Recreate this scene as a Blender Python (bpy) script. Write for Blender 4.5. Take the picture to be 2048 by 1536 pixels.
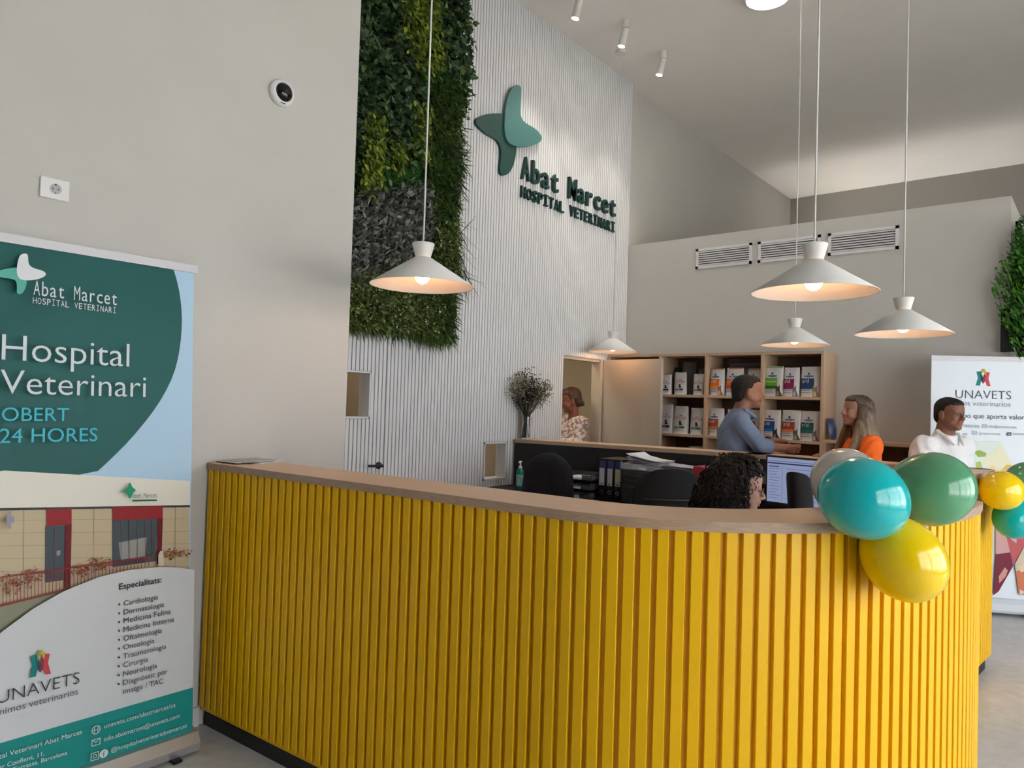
import bpy, math, random
import numpy as np
from mathutils import Vector, Matrix
for o in list(bpy.data.objects): bpy.data.objects.remove(o, do_unlink=True)
scn = bpy.context.scene
C = scn.collection
random.seed(7); np.random.seed(7)

# ------------------------------------------------------------------ camera
CAMH = 1.52
FPX, YAW, PITCH, ROLL = 1445.7, math.radians(39.508), math.radians(1.4976), math.radians(1.7787)
_f = np.array([math.cos(YAW)*math.cos(PITCH), math.sin(YAW)*math.cos(PITCH), math.sin(PITCH)])
_r0 = np.array([math.sin(YAW), -math.cos(YAW), 0.0]); _u0 = np.cross(_r0, _f)
_r = math.cos(ROLL)*_r0+math.sin(ROLL)*_u0
_u = -math.sin(ROLL)*_r0+math.cos(ROLL)*_u0
cam_d = bpy.data.cameras.new('camera'); cam_d.sensor_width = 36.0; cam_d.lens = FPX/2048*36.0
cam_d.clip_start = 0.05; cam_d.clip_end = 200
cam = bpy.data.objects.new('camera', cam_d); C.objects.link(cam)
cam.matrix_world = Matrix(((_r[0], _u[0], -_f[0], 0), (_r[1], _u[1], -_f[1], 0), (_r[2], _u[2], -_f[2], CAMH), (0, 0, 0, 1)))
scn.camera = cam

# ------------------------------------------------------------------ sky, daylight, exposure
EXPOSURE = 0.31
SKY = 5.0
world = bpy.data.worlds.new('sky'); scn.world = world; world.use_nodes = True
nt = world.node_tree; nt.nodes.clear()
wo = nt.nodes.new('ShaderNodeOutputWorld'); wb = nt.nodes.new('ShaderNodeBackground')
wb.inputs['Color'].default_value = (0.93, 0.965, 1.0, 1); wb.inputs['Strength'].default_value = SKY
nt.links.new(wb.outputs[0], wo.inputs[0])
vs = scn.view_settings
vs.view_transform = 'Standard'; vs.look = 'None'; vs.gamma = 1.0; vs.use_curve_mapping = False; vs.exposure = EXPOSURE
WINDOW_BAYS = [(-.5, 1.9), (2.0, 4.4), (4.5, 6.9)]          # glazed bays in the street side wall (Y = GLAZE_Y)
GLAZE_Y, GLAZE_Z0, GLAZE_Z1 = -3.4, 0.12, 3.1
for a, b in WINDOW_BAYS:                                     # portals only steer sky sampling through the glazing
    ld = bpy.data.lights.new('window_portal', 'AREA'); ld.shape = 'RECTANGLE'
    ld.size = b-a; ld.size_y = GLAZE_Z1-GLAZE_Z0; ld.cycles.is_portal = True
    lo = bpy.data.objects.new('window_portal', ld); C.objects.link(lo)
    lo.location = ((a+b)/2, GLAZE_Y-0.06, (GLAZE_Z0+GLAZE_Z1)/2); lo.rotation_euler = (math.radians(90), 0, 0)

sd_ = bpy.data.lights.new('sun', 'SUN'); sd_.energy = 52.0; sd_.angle = math.radians(1.0); sd_.color = (1.0, .95, .88)   # behind the building: lights the street, never enters
so_ = bpy.data.objects.new('sun', sd_); C.objects.link(so_); so_.rotation_euler = Vector((-.25, -.62, -.80)).to_track_quat('-Z', 'Y').to_euler()

# ------------------------------------------------------------------ measured layout (metres, camera above the origin)
ZT = 1.202                      # counter top height
YW = 3.21                       # plain wall on the left
YS = 4.07                       # face of the slatted wall
XP = 6.88                       # face of the partition box
CEIL = 5.08
XFAR = 12.2

def ray(px, py): return _f+_r*(px-1024)/FPX-_u*(py-768)/FPX
def on_y(px, py, Y): d = ray(px, py); return np.array([0, 0, CAMH])+d*Y/d[1]
def on_x(px, py, X): d = ray(px, py); return np.array([0, 0, CAMH])+d*X/d[0]
def on_plane(px, py, P, N):
    d = ray(px, py); c = np.array([0, 0, CAMH]); return c+d*((np.array(P)-c)@np.array(N))/(d@np.array(N))

# ------------------------------------------------------------------ materials
def srgb(r, g, b):
    f = lambda c: (c/255)/12.92 if c/255 <= .04045 else ((c/255+.055)/1.055)**2.4
    return (f(r), f(g), f(b))
MATS = {}
def mat(name, col, rough=.5, metal=0, noise=0, nscale=20, bump=0, bscale=60, spec=.5, trans=0, emit=None, estr=0, coat=0, stretch=None, sss=0, alpha=1, ior=1.45):
    if name in MATS: return MATS[name]
    m = bpy.data.materials.new(name); m.use_nodes = True; n = m.node_tree; p = n.nodes['Principled BSDF']
    p.inputs['Base Color'].default_value = (*col, 1); p.inputs['Roughness'].default_value = rough; p.inputs['Metallic'].default_value = metal
    p.inputs['Specular IOR Level'].default_value = spec; p.inputs['IOR'].default_value = ior
    p.inputs['Transmission Weight'].default_value = trans; p.inputs['Coat Weight'].default_value = coat; p.inputs['Coat Roughness'].default_value = .1
    p.inputs['Alpha'].default_value = alpha
    if sss: p.inputs['Subsurface Weight'].default_value = sss; p.inputs['Subsurface Radius'].default_value = (.01, .004, .002)
    if emit: p.inputs['Emission Color'].default_value = (*emit, 1); p.inputs['Emission Strength'].default_value = estr
    if noise or bump:
        tc = n.nodes.new('ShaderNodeTexCoord'); mp = n.nodes.new('ShaderNodeMapping'); n.links.new(tc.outputs['Object'], mp.inputs[0])
        if stretch: mp.inputs['Scale'].default_value = stretch
    if noise:
        t = n.nodes.new('ShaderNodeTexNoise'); t.inputs['Scale'].default_value = nscale; t.inputs['Detail'].default_value = 5
        n.links.new(mp.outputs[0], t.inputs['Vector'])
        r = n.nodes.new('ShaderNodeValToRGB'); r.color_ramp.elements[0].position = .3; r.color_ramp.elements[1].position = .7
        r.color_ramp.elements[0].color = (*[c*(1-noise) for c in col], 1); r.color_ramp.elements[1].color = (*[min(1, c*(1+noise)) for c in col], 1)
        n.links.new(t.outputs['Fac'], r.inputs[0]); n.links.new(r.outputs[0], p.inputs['Base Color'])
    if bump:
        t2 = n.nodes.new('ShaderNodeTexNoise'); t2.inputs['Scale'].default_value = bscale; t2.inputs['Detail'].default_value = 4
        n.links.new(mp.outputs[0], t2.inputs['Vector'])
        b = n.nodes.new('ShaderNodeBump'); b.inputs['Strength'].default_value = bump; b.inputs['Distance'].default_value = .01
        n.links.new(t2.outputs['Fac'], b.inputs['Height']); n.links.new(b.outputs[0], p.inputs['Normal'])
    MATS[name] = m; return m
M_wall = mat('wall_paint', (.555, .54, .51), .85, noise=.02, nscale=3, bump=.04, bscale=180)
M_ceil = mat('ceiling_paint', (.84, .81, .775), .9, noise=.02, nscale=2)
M_slat = mat('white_lacquer', (.70, .70, .71), .5, bump=.03, bscale=40)
M_slatback = mat('slat_backing', (.22, .22, .23), .8)
M_beige = mat('beige_paint', (.50, .42, .31), .85, noise=.02, nscale=3)
M_yel = mat('yellow_lacquer', (.82, .465, .0005), .37, noise=.015, nscale=4, spec=.4)
M_yelback = mat('yellow_backing', (.80, .43, .001), .5)
M_oak = mat('oak_laminate', (.52, .36, .24), .5, noise=.10, nscale=9, stretch=(3, 3, 60), bump=.03, bscale=50)
M_oaktop = mat('oak_top', (.70, .48, .32), .42, noise=.08, nscale=7, stretch=(26, 2.2, 20), bump=.02, bscale=40)
M_oakedge = mat('oak_edge', (.40, .275, .185), .5, noise=.22, nscale=7, stretch=(3, 3, 70))
M_black = mat('black_melamine', (.012, .013, .015), .5)
M_kick = mat('kick_black', (.017, .018, .02), .55)
M_white = mat('white_plastic', (.75, .75, .75), .4)
M_alu = mat('aluminium', (.62, .62, .64), .32, metal=.8)
M_lamp = mat('lamp_white', (.72, .71, .68), .5)
M_bulb = mat('bulb_glow', (1, .9, .75), .5, emit=(1.0, .50, .235), estr=36)
M_spot = mat('spot_glow', (1, 1, 1), .5, emit=(1.0, .88, .7), estr=30)
M_blackp = mat('black_plastic', (.012, .012, .013), .45)
M_fabric = mat('black_fabric', (.008, .008, .010), .95, bump=.2, bscale=200)
M_mesh = mat('chair_mesh', (.006, .006, .0065), .85)
M_glass = mat('clear_glass', (.95, .97, .97), .02, trans=1.0, ior=1.45)
M_pane = mat('window_glass', (1, 1, 1), 0.0, trans=1.0, ior=1.02)
M_paper = mat('paper', (.72, .73, .76), .7)

# floor concrete
def concrete(name, c0, c1):
    m = bpy.data.materials.new(name); m.use_nodes = True; n = m.node_tree; p = n.nodes['Principled BSDF']
    tc = n.nodes.new('ShaderNodeTexCoord')
    a = n.nodes.new('ShaderNodeTexNoise'); a.inputs['Scale'].default_value = 2.2; a.inputs['Detail'].default_value = 8; a.inputs['Roughness'].default_value = .65
    b = n.nodes.new('ShaderNodeTexNoise'); b.inputs['Scale'].default_value = 16; b.inputs['Detail'].default_value = 6
    for t in (a, b): n.links.new(tc.outputs['Object'], t.inputs['Vector'])
    mx = n.nodes.new('ShaderNodeMix'); mx.inputs[0].default_value = .45
    n.links.new(a.outputs['Fac'], mx.inputs[2]); n.links.new(b.outputs['Fac'], mx.inputs[3])
    r = n.nodes.new('ShaderNodeValToRGB'); r.color_ramp.elements[0].position = .35; r.color_ramp.elements[1].position = .65
    r.color_ramp.elements[0].color = (*c0, 1); r.color_ramp.elements[1].color = (*c1, 1)
    n.links.new(mx.outputs[0], r.inputs[0]); n.links.new(r.outputs[0], p.inputs['Base Color'])
    p.inputs['Roughness'].default_value = .42
    bp = n.nodes.new('ShaderNodeBump'); bp.inputs['Strength'].default_value = .05; n.links.new(b.outputs['Fac'], bp.inputs['Height']); n.links.new(bp.outputs[0], p.inputs['Normal'])
    return m
M_floor = concrete('polished_concrete', (.52, .51, .49), (.70, .685, .665))
M_pave = concrete('pavement', (.38, .38, .37), (.48, .48, .46))

# ------------------------------------------------------------------ mesh helpers
class MB:
    def __init__(s): s.v = []; s.f = []; s.m = []
    def add(s, vs_, fs, mi=0):
        b = len(s.v); s.v += [tuple(map(float, q)) for q in vs_]; s.f += [tuple(b+i for i in q) for q in fs]; s.m += [mi]*len(fs); return s
    def box(s, a, b, mi=0):
        x0, y0, z0 = a; x1, y1, z1 = b
        return s.add([(x0, y0, z0), (x1, y0, z0), (x1, y1, z0), (x0, y1, z0), (x0, y0, z1), (x1, y0, z1), (x1, y1, z1), (x0, y1, z1)],
                     [(3, 2, 1, 0), (4, 5, 6, 7), (0, 1, 5, 4), (1, 2, 6, 5), (2, 3, 7, 6), (3, 0, 4, 7)], mi)
    def rbox(s, a, b, c=.004, mi=0):
        """box with chamfered edges"""
        x0, y0, z0 = a; x1, y1, z1 = b
        P = []
        for z, i in ((z0, c), (z0+c, 0), (z1-c, 0), (z1, c)):
            X0, X1, Y0, Y1 = x0+i, x1-i, y0+i, y1-i
            P += [(X0+c, Y0, z), (X1-c, Y0, z), (X1, Y0+c, z), (X1, Y1-c, z), (X1-c, Y1, z), (X0+c, Y1, z), (X0, Y1-c, z), (X0, Y0+c, z)]
        F = [tuple(range(7, -1, -1)), tuple(range(24, 32))]
        for k in range(3):
            for i in range(8): j = (i+1) % 8; F.append((k*8+i, k*8+j, k*8+8+j, k*8+8+i))
        return s.add(P, F, mi)
    def prism(s, poly, axis, a, b, mi=0):
        """extrude a 2-D polygon (list of (p,q)) along axis from a to b"""
        def mk(p, q, t): return {'x': (t, p, q), 'y': (p, t, q), 'z': (p, q, t)}[axis]
        n = len(poly)
        return s.add([mk(p, q, a) for p, q in poly]+[mk(p, q, b) for p, q in poly],
                     [tuple(range(n-1, -1, -1)), tuple(range(n, 2*n))]+[(i, (i+1) % n, n+(i+1) % n, n+i) for i in range(n)], mi)
    def lathe(s, prof, n=24, origin=(0, 0, 0), M=None, mi=0, cap=True):
        P = []; F = []; k = len(prof)
        for r, z in prof:
            for i in range(n):
                a = 2*math.pi*i/n; P.append(Vector((r*math.cos(a), r*math.sin(a), z)))
        for j in range(k-1):
            for i in range(n): F.append((j*n+i, j*n+(i+1) % n, (j+1)*n+(i+1) % n, (j+1)*n+i))
        if cap:
            F.append(tuple(range(n-1, -1, -1))); F.append(tuple((k-1)*n+i for i in range(n)))
        if M is not None: P = [M @ p for p in P]
        o = Vector(origin); return s.add([p+o for p in P], F, mi)
    def tube(s, pts, r, n=8, mi=0):
        pts = [Vector(p) for p in pts]; rs = r if isinstance(r, (list, tuple)) else [r]*len(pts)
        P = []; F = []; up = Vector((0, 0, 1)); t0 = None
        for i, p in enumerate(pts):
            t = (pts[min(i+1, len(pts)-1)]-pts[max(i-1, 0)]).normalized()
            if t0 is None:
                a = t.cross(up) if abs(t.z) < .95 else t.cross(Vector((1, 0, 0)))
            else: a = a-t*a.dot(t)
            a.normalize(); b = t.cross(a); t0 = t
            for k in range(n):
                w = 2*math.pi*k/n; P.append(p+a*math.cos(w)*rs[i]+b*math.sin(w)*rs[i])
        for j in range(len(pts)-1):
            for k in range(n): F.append((j*n+k, j*n+(k+1) % n, (j+1)*n+(k+1) % n, (j+1)*n+k))
        F.append(tuple(range(n-1, -1, -1))); F.append(tuple((len(pts)-1)*n+k for k in range(n)))
        return s.add(P, F, mi)
    def ellipsoid(s, c, r, n=20, k=12, M=None, mi=0):
        prof = [(max(1e-4, math.sin(math.pi*j/k)), -math.cos(math.pi*j/k)) for j in range(k+1)]
        S = Matrix.Diagonal(Vector(r)); T = (M @ S) if M is not None else S
        return s.lathe(prof, n, c, T, mi)
    def mesh(s, name, mats, smooth=False):
        me = bpy.data.meshes.new(name); me.from_pydata(s.v, [], s.f)
        for m in (mats if isinstance(mats, (list, tuple)) else [mats]): me.materials.append(m)
        if any(s.m): me.polygons.foreach_set('material_index', s.m)
        if smooth:
            me.polygons.foreach_set('use_smooth', [True]*len(me.polygons))
            if smooth is not True: me.set_sharp_from_angle(angle=math.radians(smooth))
        me.update(); return me
    def obj(s, name, mats, parent=None, smooth=False, loc=None, rot=None):
        return link(name, s.mesh(name, mats, smooth), parent, loc, rot)
def link(name, me, parent=None, loc=None, rot=None):
    o = bpy.data.objects.new(name, me); C.objects.link(o)
    if parent: o.parent = parent
    if loc is not None: o.location = Vector([float(q) for q in loc])
    if rot is not None: o.rotation_euler = rot
    return o
def thing(name, label, cat, loc=(0, 0, 0), rotz=0, group=None):
    o = bpy.data.objects.new(name, None); C.objects.link(o); o.empty_display_size = .1
    o.location = Vector([float(q) for q in loc]); o.rotation_euler = (0, 0, rotz); return tag(o, label, cat, group)
def tag(o, label, cat, group=None):
    o['label'] = label; o['category'] = cat
    if group: o['group'] = group
    return o
def struct(o, label=None):
    o['kind'] = 'structure'
    if label: o['label'] = label
    return o
def stuff(o): o['kind'] = 'stuff'; return o
def Rz(a): return Matrix.Rotation(a, 3, 'Z')

# ------------------------------------------------------------------ lettering (built-in font, meshed once)
_want = {}
def want(body, off=0.0, ext=0.0): _want[(body, off, ext)] = None
SIGN1, SIGN2 = 'Abat Marcet', 'HOSPITAL VETERINARI'
def serif_i(off, ext):
    w, t = .25, .085+off*2; P = [(-w, 0), (w, 0), (w, t), (t*.62, t), (t*.62, .73-t), (w, .73-t), (w, .73), (-w, .73), (-w, .73-t), (-t*.62, .73-t), (-t*.62, t), (-w, t)]
    n = len(P); Fq = [(0, 1, 2, 3, 10, 11), (3, 4, 9, 10), (4, 5, 6, 7, 8, 9)]
    if not ext: return np.array([(x, y, 0) for x, y in P]), Fq
    V = [(x, y, ext) for x, y in P]+[(x, y, -ext) for x, y in P]
    return np.array(V), Fq+[tuple(n+i for i in reversed(f)) for f in Fq]+[(i, n+i, n+(i+1) % n, (i+1) % n) for i in range(n)]
for ch in set(SIGN1+SIGN2):
    if ch != ' ': want(ch, .012, .06); want(ch, 0.0)
B1_LIST = ['Cardiologia', 'Dermatologia', 'Medicina Felina', 'Medicina Interna', 'Oftalmologia', 'Oncologia', 'Traumatologia', 'Cirurgia', 'Neurologia', 'Diagn\u00f2stic per', 'imatge / TAC']
for t in B1_LIST+['unavets.com/abatmarcet/ca', 'info.abatmarcet@unavets.com', '@hospitalveterinariabatmarcet', 'Hospital Veterinari Abat Marcet', 'Carrer Conflent, 11,', 'Terrassa, Barcelona',
                  'Hospital', 'Veterinari', 'OBERT', '24 HORES', 'Unimos veterinarios', 'Grupo que aporta valor', 'unavets.com/es', 'info@unavets.com', '/grupounavets', '/unavets', '/unavets_es', 'ROYAL CANIN', 'Metabolic', 'k/d', 'c/d', 's/d', 'i/d', 'z/d', 'r/d', 't/d', 'f', 'in', 'Digestive', 'Renal', 'Hepatic', 'Gastrointestinal', 'PRESCRIPTION DIET', "Hill's", 'Multicare', 'Urinary Care', 'Digestive Care']: want(t)
want('UNAVETS', -.012); want('Especialitats:', .02); want('Hospital', -.006); want('Veterinari', -.006)
_tmp = []
for key in _want:
    cu = bpy.data.curves.new('glyph', 'FONT'); cu.body = key[0]; cu.offset = key[1]; cu.extrude = key[2]; cu.resolution_u = 3; cu.size = 1
    ob = bpy.data.objects.new('glyph', cu); C.objects.link(ob); _tmp.append((key, ob))
bpy.context.view_layer.update(); _dg = bpy.context.evaluated_depsgraph_get()
for key, ob in _tmp:
    me = ob.evaluated_get(_dg).to_mesh()
    V = np.zeros(len(me.vertices)*3); me.vertices.foreach_get('co', V); V = V.reshape(-1, 3)
    _want[key] = (V, [tuple(p.vertices) for p in me.polygons])
    ob.evaluated_get(_dg).to_mesh_clear()
for key, ob in _tmp:
    cu = ob.data; bpy.data.objects.remove(ob, do_unlink=True); bpy.data.curves.remove(cu)
def glyphs(body, off=0.0, ext=0.0): return serif_i(off, ext) if body == 'I' else _want[(body, off, ext)]

# ================================================================== SETTING
o = MB().box((-3.2, GLAZE_Y-.2, -.1), (XFAR+.2, 6.2, 0)).obj('floor', M_floor); struct(o, 'polished grey concrete floor')
o = MB().box((-30, -40, -.14), (40, GLAZE_Y-.2, -.04)).obj('pavement', M_pave); struct(o, 'paved street outside the windows')
o = MB().box((-3.2, GLAZE_Y-.2, CEIL), (XFAR+.2, 6.2, CEIL+.1)).obj('ceiling', M_ceil); struct(o, 'high plain grey ceiling')
o = MB().box((-3.2, YW, 0), (2.475, 4.3, CEIL)).obj('wall_left', M_wall); struct(o, 'plain off-white wall on the left')
o = MB().box((-3.3, GLAZE_Y-.2, 0), (-3.0, YW, CEIL)).obj('wall_front', M_wall); struct(o, 'plain wall behind the viewer')
o = MB().box((XFAR, GLAZE_Y-.2, 0), (XFAR+.2, 6.2, CEIL)).obj('wall_far', mat('far_wall_shaded', (.33, .31, .285), .9)); struct(o, 'plain wall at the far end of the hall')  # shade of the dim far end is put into this darker wall colour
# street side wall with glazed bays
mb = MB(); xs = [-3.2]+[q for b in WINDOW_BAYS for q in b]+[XFAR+.2]
for i in range(0, len(xs), 2): mb.box((xs[i], GLAZE_Y-.12, 0), (xs[i+1], GLAZE_Y+.08, CEIL))
for a, b in WINDOW_BAYS: mb.box((a, GLAZE_Y-.12, 0), (b, GLAZE_Y+.08, GLAZE_Z0)); mb.box((a, GLAZE_Y-.12, GLAZE_Z1), (b, GLAZE_Y+.08, CEIL))
struct(mb.obj('wall_right', M_wall), 'street side wall with tall windows')
for i, (a, b) in enumerate(WINDOW_BAYS):
    w = bpy.data.objects.new('window_%d' % (i+3), None); C.objects.link(w); struct(w, 'tall glazed street window')
    mb = MB(); t = .05
    for x in (a, (a+b)/2-t/2, b-t): mb.box((x, GLAZE_Y-.04, GLAZE_Z0), (x+t, GLAZE_Y+.03, GLAZE_Z1))
    for z in (GLAZE_Z0, 2.3, GLAZE_Z1-t): mb.box((a, GLAZE_Y-.04, z), (b, GLAZE_Y+.03, z+t))
    mb.obj('window_frame', mat('frame_grey', (.12, .12, .13), .5), w)
    for x0, x1 in ((a+t, (a+b)/2-t/2), ((a+b)/2+t/2, b-t)):
        for z0, z1 in ((GLAZE_Z0+t, 2.3), (2.3+t, GLAZE_Z1-t)): MB().box((x0, GLAZE_Y-.008, z0), (x1, GLAZE_Y, z1)).obj('pane', M_pane, w)
# partition box (lower room inside the hall)
o = MB().box((XP, .60, 0), (10.6, YS+.06, 3.285)).obj('wall_partition', M_wall); struct(o, 'lower boxed-in room with plain off-white walls')
# slatted wall: backing with openings
DX0, DX1, DZ = 5.714, 6.43, 2.0                      # open doorway
W1 = (3.02, 3.345, 1.377, 1.712); W2 = (4.588, 4.885, .856, 1.178)
SX0, SX1 = 2.475, 6.88
def pieces(x0, x1, z0, z1, holes):
    """split a rectangle in x-z around rectangular holes"""
    xs = sorted({x0, x1}|{h[0] for h in holes}|{h[1] for h in holes}); xs = [x for x in xs if x0 <= x <= x1]; out = []
    for a, b in zip(xs[:-1], xs[1:]):
        z = z0
        for h in sorted([h for h in holes if h[0] <= a+1e-6 and h[1] >= b-1e-6], key=lambda h: h[2]):
            if h[2] > z: out.append((a, b, z, h[2]))
            z = h[3]
        if z < z1: out.append((a, b, z, z1))
    return out
HOLES = [(DX0, DX1, 0, DZ), W1, W2]
mb = MB()
for a, b, z0, z1 in pieces(SX0, SX1, 0, CEIL, HOLES): mb.box((a, YS+.014, z0), (b, YS+.11, z1), 0)
mb.box((SX1, YS+.06, 3.28), (XFAR, YS+.11, CEIL), 1)
wall_back = struct(mb.obj('wall_back', [M_slatback, M_wall]), 'tall wall clad in narrow white vertical slats')
PITCHW, SW = .0352, .0282
_slat_cache = {}
def slat_mesh(h, w, d, mt, key, c=.0018):
    k = (round(h, 3), key)
    if k not in _slat_cache:
        _slat_cache[k] = MB().prism([(-w/2, d), (-w/2, c), (-w/2+c, 0), (w/2-c, 0), (w/2, c), (w/2, d)], 'z', 0, h).mesh('slat', mt)
    return _slat_cache[k]
GAPX = 3.492                                          # concealed door edge
x = SX0+.006
DOOR2 = (2.50, GAPX-.004)
door2 = bpy.data.objects.new('door_2', None); C.objects.link(door2); door2.location = (DOOR2[1], YS, 0); struct(door2, 'concealed door clad in white slats with black lever handle')
xs = []
while x+SW < GAPX: xs.append(x); x += PITCHW
xs = [q+(GAPX-.006-(xs[-1]+SW)) for q in xs]
x = GAPX+.006
while x+SW < SX1+.001: xs.append(x); x += PITCHW
for x in xs:
    for a, b, z0, z1 in pieces(x, x+SW, 0.0, CEIL, [(h[0]-.003, h[1]+.003, h[2]-.003, h[3]+.003) if h is not HOLES[0] else h for h in HOLES]):
        if b-a < SW*.45: continue
        segs = [(z0, z1)]
        if x < GAPX and z0 < 2.08: segs = [(z0, min(z1, 2.08))]+([(2.084, z1)] if z1 > 2.1 else [])
        for s0, s1 in segs:
            d2 = x < GAPX and s0 < 2.08
            s = link('slat', slat_mesh(s1-s0, SW, .014, M_slat, 'w'), door2 if d2 else wall_back)
            s.location = (x+SW/2, YS, s0) if not d2 else (x+SW/2-DOOR2[1], 0, s0)
# lever handle of the concealed door
h = on_y(759, 930, YS); hx = h[0]-DOOR2[1]-.012; hz = 1.038
mb = MB(); RX = Matrix.Rotation(math.radians(90), 3, 'X')
mb.lathe([(.026, 0), (.026, .008), (.022, .010)], 20, (hx, 0, hz), RX)
mb.lathe([(.011, .008), (.011, .05)], 12, (hx, 0, hz), RX)
mb.tube([(hx, -.05, hz), (hx-.02, -.055, hz+.002), (hx-.13, -.055, hz+.006)], .0095, 10)
mb.obj('door_handle', M_blackp, door2, 40)
MB().lathe([(.014, 0), (.014, .006)], 14, (hx+.006, 0, hz-.085), RX).obj('lock', M_blackp, door2, 40)
# small windows in the slatted wall
for i, (a, b, z0, z1) in enumerate((W1, W2)):
    w = bpy.data.objects.new('window_%d' % (i+1), None); C.objects.link(w); struct(w, ['small upright white-framed window beside the concealed door', 'small white-framed window low beside the rear counter'][i])
    mb = MB(); t = .012
    for q in ((a, YS-.006, z0, a+t, YS+.11, z1), (b-t, YS-.006, z0, b, YS+.11, z1), (a, YS-.006, z0, b, YS+.11, z0+t), (a, YS-.006, z1-t, b, YS+.11, z1)): mb.box(q[:3], q[3:])
    mb.obj('window_frame', M_slat, w)
    MB().box((a+t, YS+.07, z0+t), (b-t, YS+.074, z1-t)).obj('pane', M_pane, w)
# room behind the slatted wall
mb = MB(); mb.box((2.475, 5.35, 0), (6.95, 5.45, 2.7)); mb.box((2.475, YS+.11, 2.62), (6.95, 5.35, 2.7)); mb.box((6.88, YS+.11, 0), (6.95, 5.35, 2.62)); mb.box((4.05, 4.75, 0), (4.12, 5.35, 2.62)); mb.box((2.40, 4.30, 0), (2.475, 5.45, 2.7))
struct(mb.obj('wall_room', M_beige), 'beige walls of the room behind the slatted wall')
ld = bpy.data.lights.new('room_light', 'AREA'); ld.size = .5; ld.energy = 13; ld.color = (1, .88, .7)
lo = bpy.data.objects.new('room_light', ld); C.objects.link(lo); lo.location = (5.2, 4.7, 2.6)
ld = bpy.data.lights.new('room_light', 'AREA'); ld.size = .4; ld.energy = 5; ld.color = (1, .88, .7)  # second unseen lamp, added to light the space behind the small window
lo = bpy.data.objects.new('room_light', ld); C.objects.link(lo); lo.location = (3.2, 4.75, 2.6)
# open door: frame + leaf
d1 = bpy.data.objects.new('door_1', None); C.objects.link(d1); d1.location = (DX1, YS, 0); struct(d1, 'beige door leaf standing open in front of the shelves')
mb = MB(); mb.box((-.055, .0, 0), (0, .11, DZ)); mb.box((-(DX1-DX0), .02, DZ-.03), (0, .11, DZ)); mb.box((-(DX1-DX0), .02, 0), (-(DX1-DX0)+.012, .11, DZ)); mb.obj('door_frame', mat('door_frame_paint', (.50, .45, .37), .6), d1)
hp = Vector((.015, -.005, 0)); fe = Vector((6.355-DX1, 3.35-YS, 0)); u = (fe-hp); L = u.length; ang = math.atan2(u.y, u.x)
lf = MB().box((0, -.02, .008), (L, .02, 1.995)).obj('door_leaf', mat('door_paint', (.47, .44, .385), .55), d1, loc=hp, rot=(0, 0, ang))
for z in (.3, 1.05, 1.75): MB().lathe([(.007, 0), (.007, .09)], 10, (0, 0, z)).obj('hinge', M_blackp, d1, loc=hp+Vector((-.005, -.03, 0)))
mb = MB(); mb.lathe([(.024, 0), (.024, .008)], 16, (L-.06, -.02, 1.04), RX); mb.tube([(L-.06, -.02, 1.04), (L-.06, -.06, 1.04), (L-.18, -.06, 1.04)], .009, 8); mb.obj('lever_handle', M_blackp, lf, 40)
# baseboard on the left wall
o = MB().box((-3.0, YW-.014, 0), (1.70, YW, .085)).obj('baseboard_left', mat('baseboard_paint', (.66, .65, .62), .5)); struct(o, 'low white baseboard')

# ================================================================== RECEPTION COUNTERS
def resample(pts, step):
    pts = np.array(pts, float); seg = np.linalg.norm(np.diff(pts, axis=0), axis=1); s = np.concatenate([[0], np.cumsum(seg)])
    n = int(s[-1]//step); t = np.arange(n+1)*step
    return np.stack([np.interp(t, s, pts[:, k]) for k in (0, 1)], 1), s[-1]
def normals(pts):
    t = np.gradient(pts, axis=0); t /= np.linalg.norm(t, axis=1)[:, None]; return np.stack([-t[:, 1], t[:, 0]], 1), t
# front counter outer line, from the wall to its rounded end (outside is to the RIGHT of travel)
EC, EA, EB = (3.10, 1.34), 1.31, .985
front = [(1.69+(1.79-1.69)*(YW-y)/(YW-1.34), y) for y in np.linspace(YW-.016, 1.36, 40)]
front += [(EC[0]+EA*math.cos(math.radians(a)), EC[1]+EB*math.sin(math.radians(a))) for a in np.linspace(180, 276, 60)]
def round_path(ctrl, rad, n=10):
    out = [ctrl[0]]
    for i in range(1, len(ctrl)-1):
        p, a, b = (np.array(ctrl[k], float) for k in (i, i-1, i+1)); r = rad[i-1]
        if r <= 0: out.append(tuple(p)); continue
        d1_, d2_ = (a-p)/np.linalg.norm(a-p), (b-p)/np.linalg.norm(b-p)
        for t in np.linspace(0, 1, n): q = (1-t)**2*(p+d1_*r)+2*t*(1-t)*p+t*t*(p+d2_*r); out.append(tuple(q))
    out.append(ctrl[-1]); return out
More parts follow.
